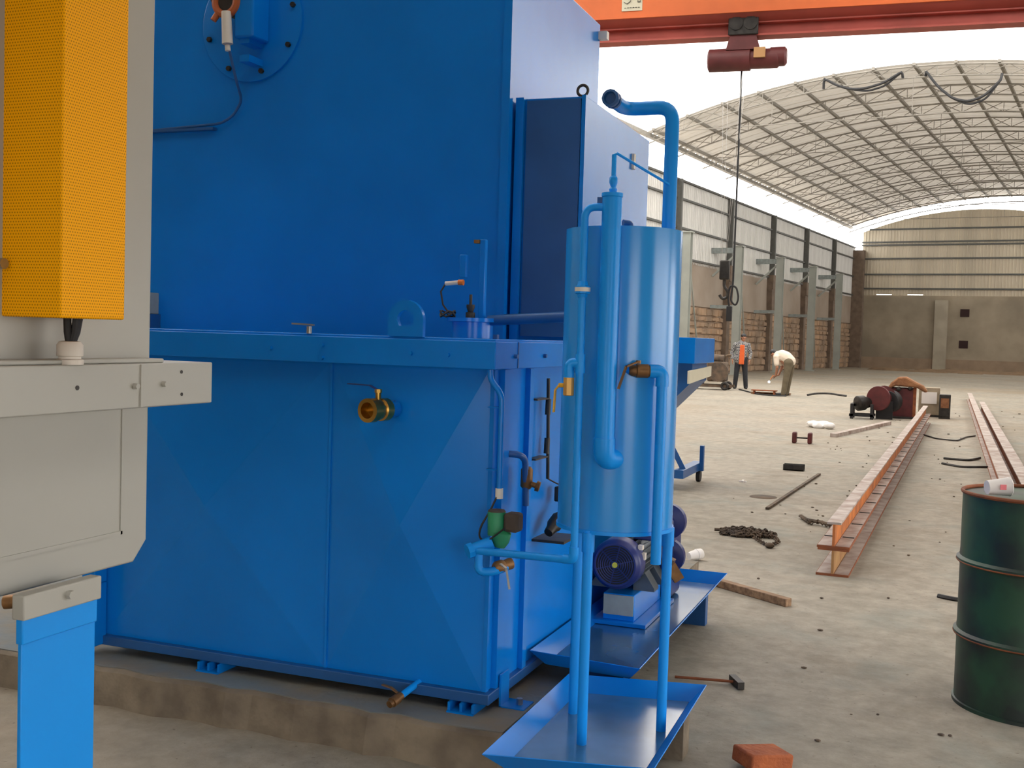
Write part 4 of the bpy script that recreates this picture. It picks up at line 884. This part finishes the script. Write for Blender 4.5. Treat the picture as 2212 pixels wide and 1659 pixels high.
part('chain_hook', MB().tube([(-.16, .03, .02), (-.24, .04, .02), (-.28, .03, .02)], .012, 8).ball((.20, -.43, .02), (.035, .03, .02)), EARTH, Ch, local=True)
solo('bent_chain', links([(-1.03, 9.48, .02), (-.97, 9.3, .02), (-.92, 9.15, .02), (-.85, 9.2, .03), (-.78, 9.1, .02), (-.70, 9.0, .02)], 0).tube([(-1.03, 9.48, .02), (-.95, 9.27, .025), (-.84, 9.18, .03), (-.70, 9.02, .03)], .014, 6), EARTH, 'dark bent chain piece lying against the rail end', 'chain')
solo('floor_bar', MB().bar((-1.35, 9.8, .012), (-1.20, 12.75, .012), .03, .02), EARTH, 'long thin dark bar lying on the floor left of the rail', 'bar')
solo('floor_bar', MB().bar((-1.52, 18.15, .03), (-.85, 21.9, .03), .10, .06), DUST, 'long pale flat bar on the floor in front of the winch', 'bar')
solo('channel_piece', MB().box(-1.63, -1.40, 13.0, 13.12, 0, .012).box(-1.63, -1.40, 13.0, 13.01, 0, .07).box(-1.63, -1.40, 13.11, 13.12, 0, .07), DARKS, 'short piece of dark channel steel on the floor', 'steel piece')
solo('manhole_patch', MB().lathe((-1.50, 10.6, 0), (0, 0, 1), [(0, .13), (.006, .12)], 24), EARTH, 'small round dark plate on the floor', 'plate')
hm = thing('hammer', 'long-handled rusty hammer on the floor behind the front tray', 'hammer', (-.80, 4.68, 0))
part('handle', MB().cyl((-.20, -.03, .012), (.05, .0, .018), .006, n=8), RUST, hm, local=True)
part('hammer_head', MB().bar((.03, .05, .018), (.085, -.05, .018), .028, .03), DARKS, hm, local=True)
solo('brick', MB().box(-.085, .085, -.06, .06, 0, .055).xf(Matrix.Translation((-.51, 3.81, 0)) @ Matrix.Rotation(.75, 4, 'Z') @ Matrix.Rotation(.10, 4, 'Y') @ Matrix.Translation((0, 0, .009))), BRICK, 'broken red brick on the floor at the bottom edge of the picture', 'brick', bevel=.008)
solo('brick_chip', MB().box(-.04, .04, -.03, .03, 0, .022).xf(Matrix.Translation((-.385, 3.72, 0)) @ Matrix.Rotation(.4, 4, 'Z')), BRICK, 'small orange brick chip beside the broken red brick', 'brick', bevel=.008)
solo('blue_scrap', MB().box(-1.90, -1.82, 11.6, 11.63, 0, .012).box(-1.87, -1.85, 11.58, 11.66, 0, .02), FOAM, 'tiny pale scrap on the floor right of the blue stand', 'scrap')
solo('white_scrap', MB().ball((-.70, 3.45, .008), (.03, .02, .01)).ball((-.675, 3.43, .006), (.02, .012, .008)), FOAM, 'small white scrap on the floor beside the front tray', 'scrap')
for nm, pts, lab in (('scrap_rod', [(.05, 6.9, .008), (.13, 6.85, .008), (.26, 6.84, .01), (.3, 6.9, .01)], 'thin bent dark rod on the floor left of the drum'),
                     ('scrap_rod', [(.10, 15.6, .015), (.4, 15.5, .015), (.55, 15.9, .02)], 'dark lever on the floor between the rails'),
                     ('scrap_rod', [(.08, 14.9, .012), (.3, 14.6, .012), (.6, 14.8, .012)], 'second dark rod on the floor between the rails'),
                     ('floor_cable', [(-.2, 19.6, .015), (.0, 18.9, .015), (.3, 18.7, .015), (.45, 19.6, .015), (.6, 20., .015)], 'black cable snaking on the floor behind the rail'),
                     ('floor_cable', [(1.0, 15.2, .015), (1.3, 15.4, .015), (1.6, 15.1, .015)], 'black cable on the floor right of the beam pair'),
                     ('floor_cable', [(.92, 13.0, .015), (1.1, 12.7, .015), (1.35, 12.9, .015), (1.5, 12.8, .015)], 'black cable coil end behind the drum')):
    solo(nm, MB().tube(pts, .016 if nm == 'scrap_rod' else .012, 6, .1), DARKS, lab, 'cable' if 'cable' in nm else 'rod')
# scattered crumbs of rubble: nobody could count them
rb = MB()
for i in range(260):
    d = random.random()**1.6; y = 3.3+d*26; x = random.uniform(-1.6, 2.2)+.05*y*random.uniform(-.6, .6)
    if (-1.45 < x < -.70 and y < 6.3) or (7 < y < 23 and abs(x+.57-.0227*(y-7.2)) < .25) or (y > 8 and .45 < x < 1.15) or ((x-.4)**2+(y-4.96)**2 < .16) or (-1.7 < x < -.9 and 7.8 < y < 8.8) or (-.65 < x < -.3 and y < 4): continue
    s_ = random.uniform(.003, .008)*(1+y*.05); rb.ball((x, y, s_*.5), (s_*random.uniform(.8, 1.8), s_, s_*.6), 6, 4)
solo('rubble_crumbs', rb, EARTH, 'crumbs of rubble and dirt scattered over the concrete floor', 'rubble', kind='stuff')
db = MB()
for i in range(70):
    x = random.uniform(-13.5, -4); y = random.uniform(70, 75.5); r = random.uniform(.2, .7); db.ball((x, y, 0), (r*1.6, r, r*.25), 7, 5)
o = solo('dirt_heap', db, mat('dirt', (.26, .17, .10), .95, var=.3, scale=2), 'low heaps of brown dirt along the foot of the end wall', 'dirt', kind='stuff', rotz=HALL)
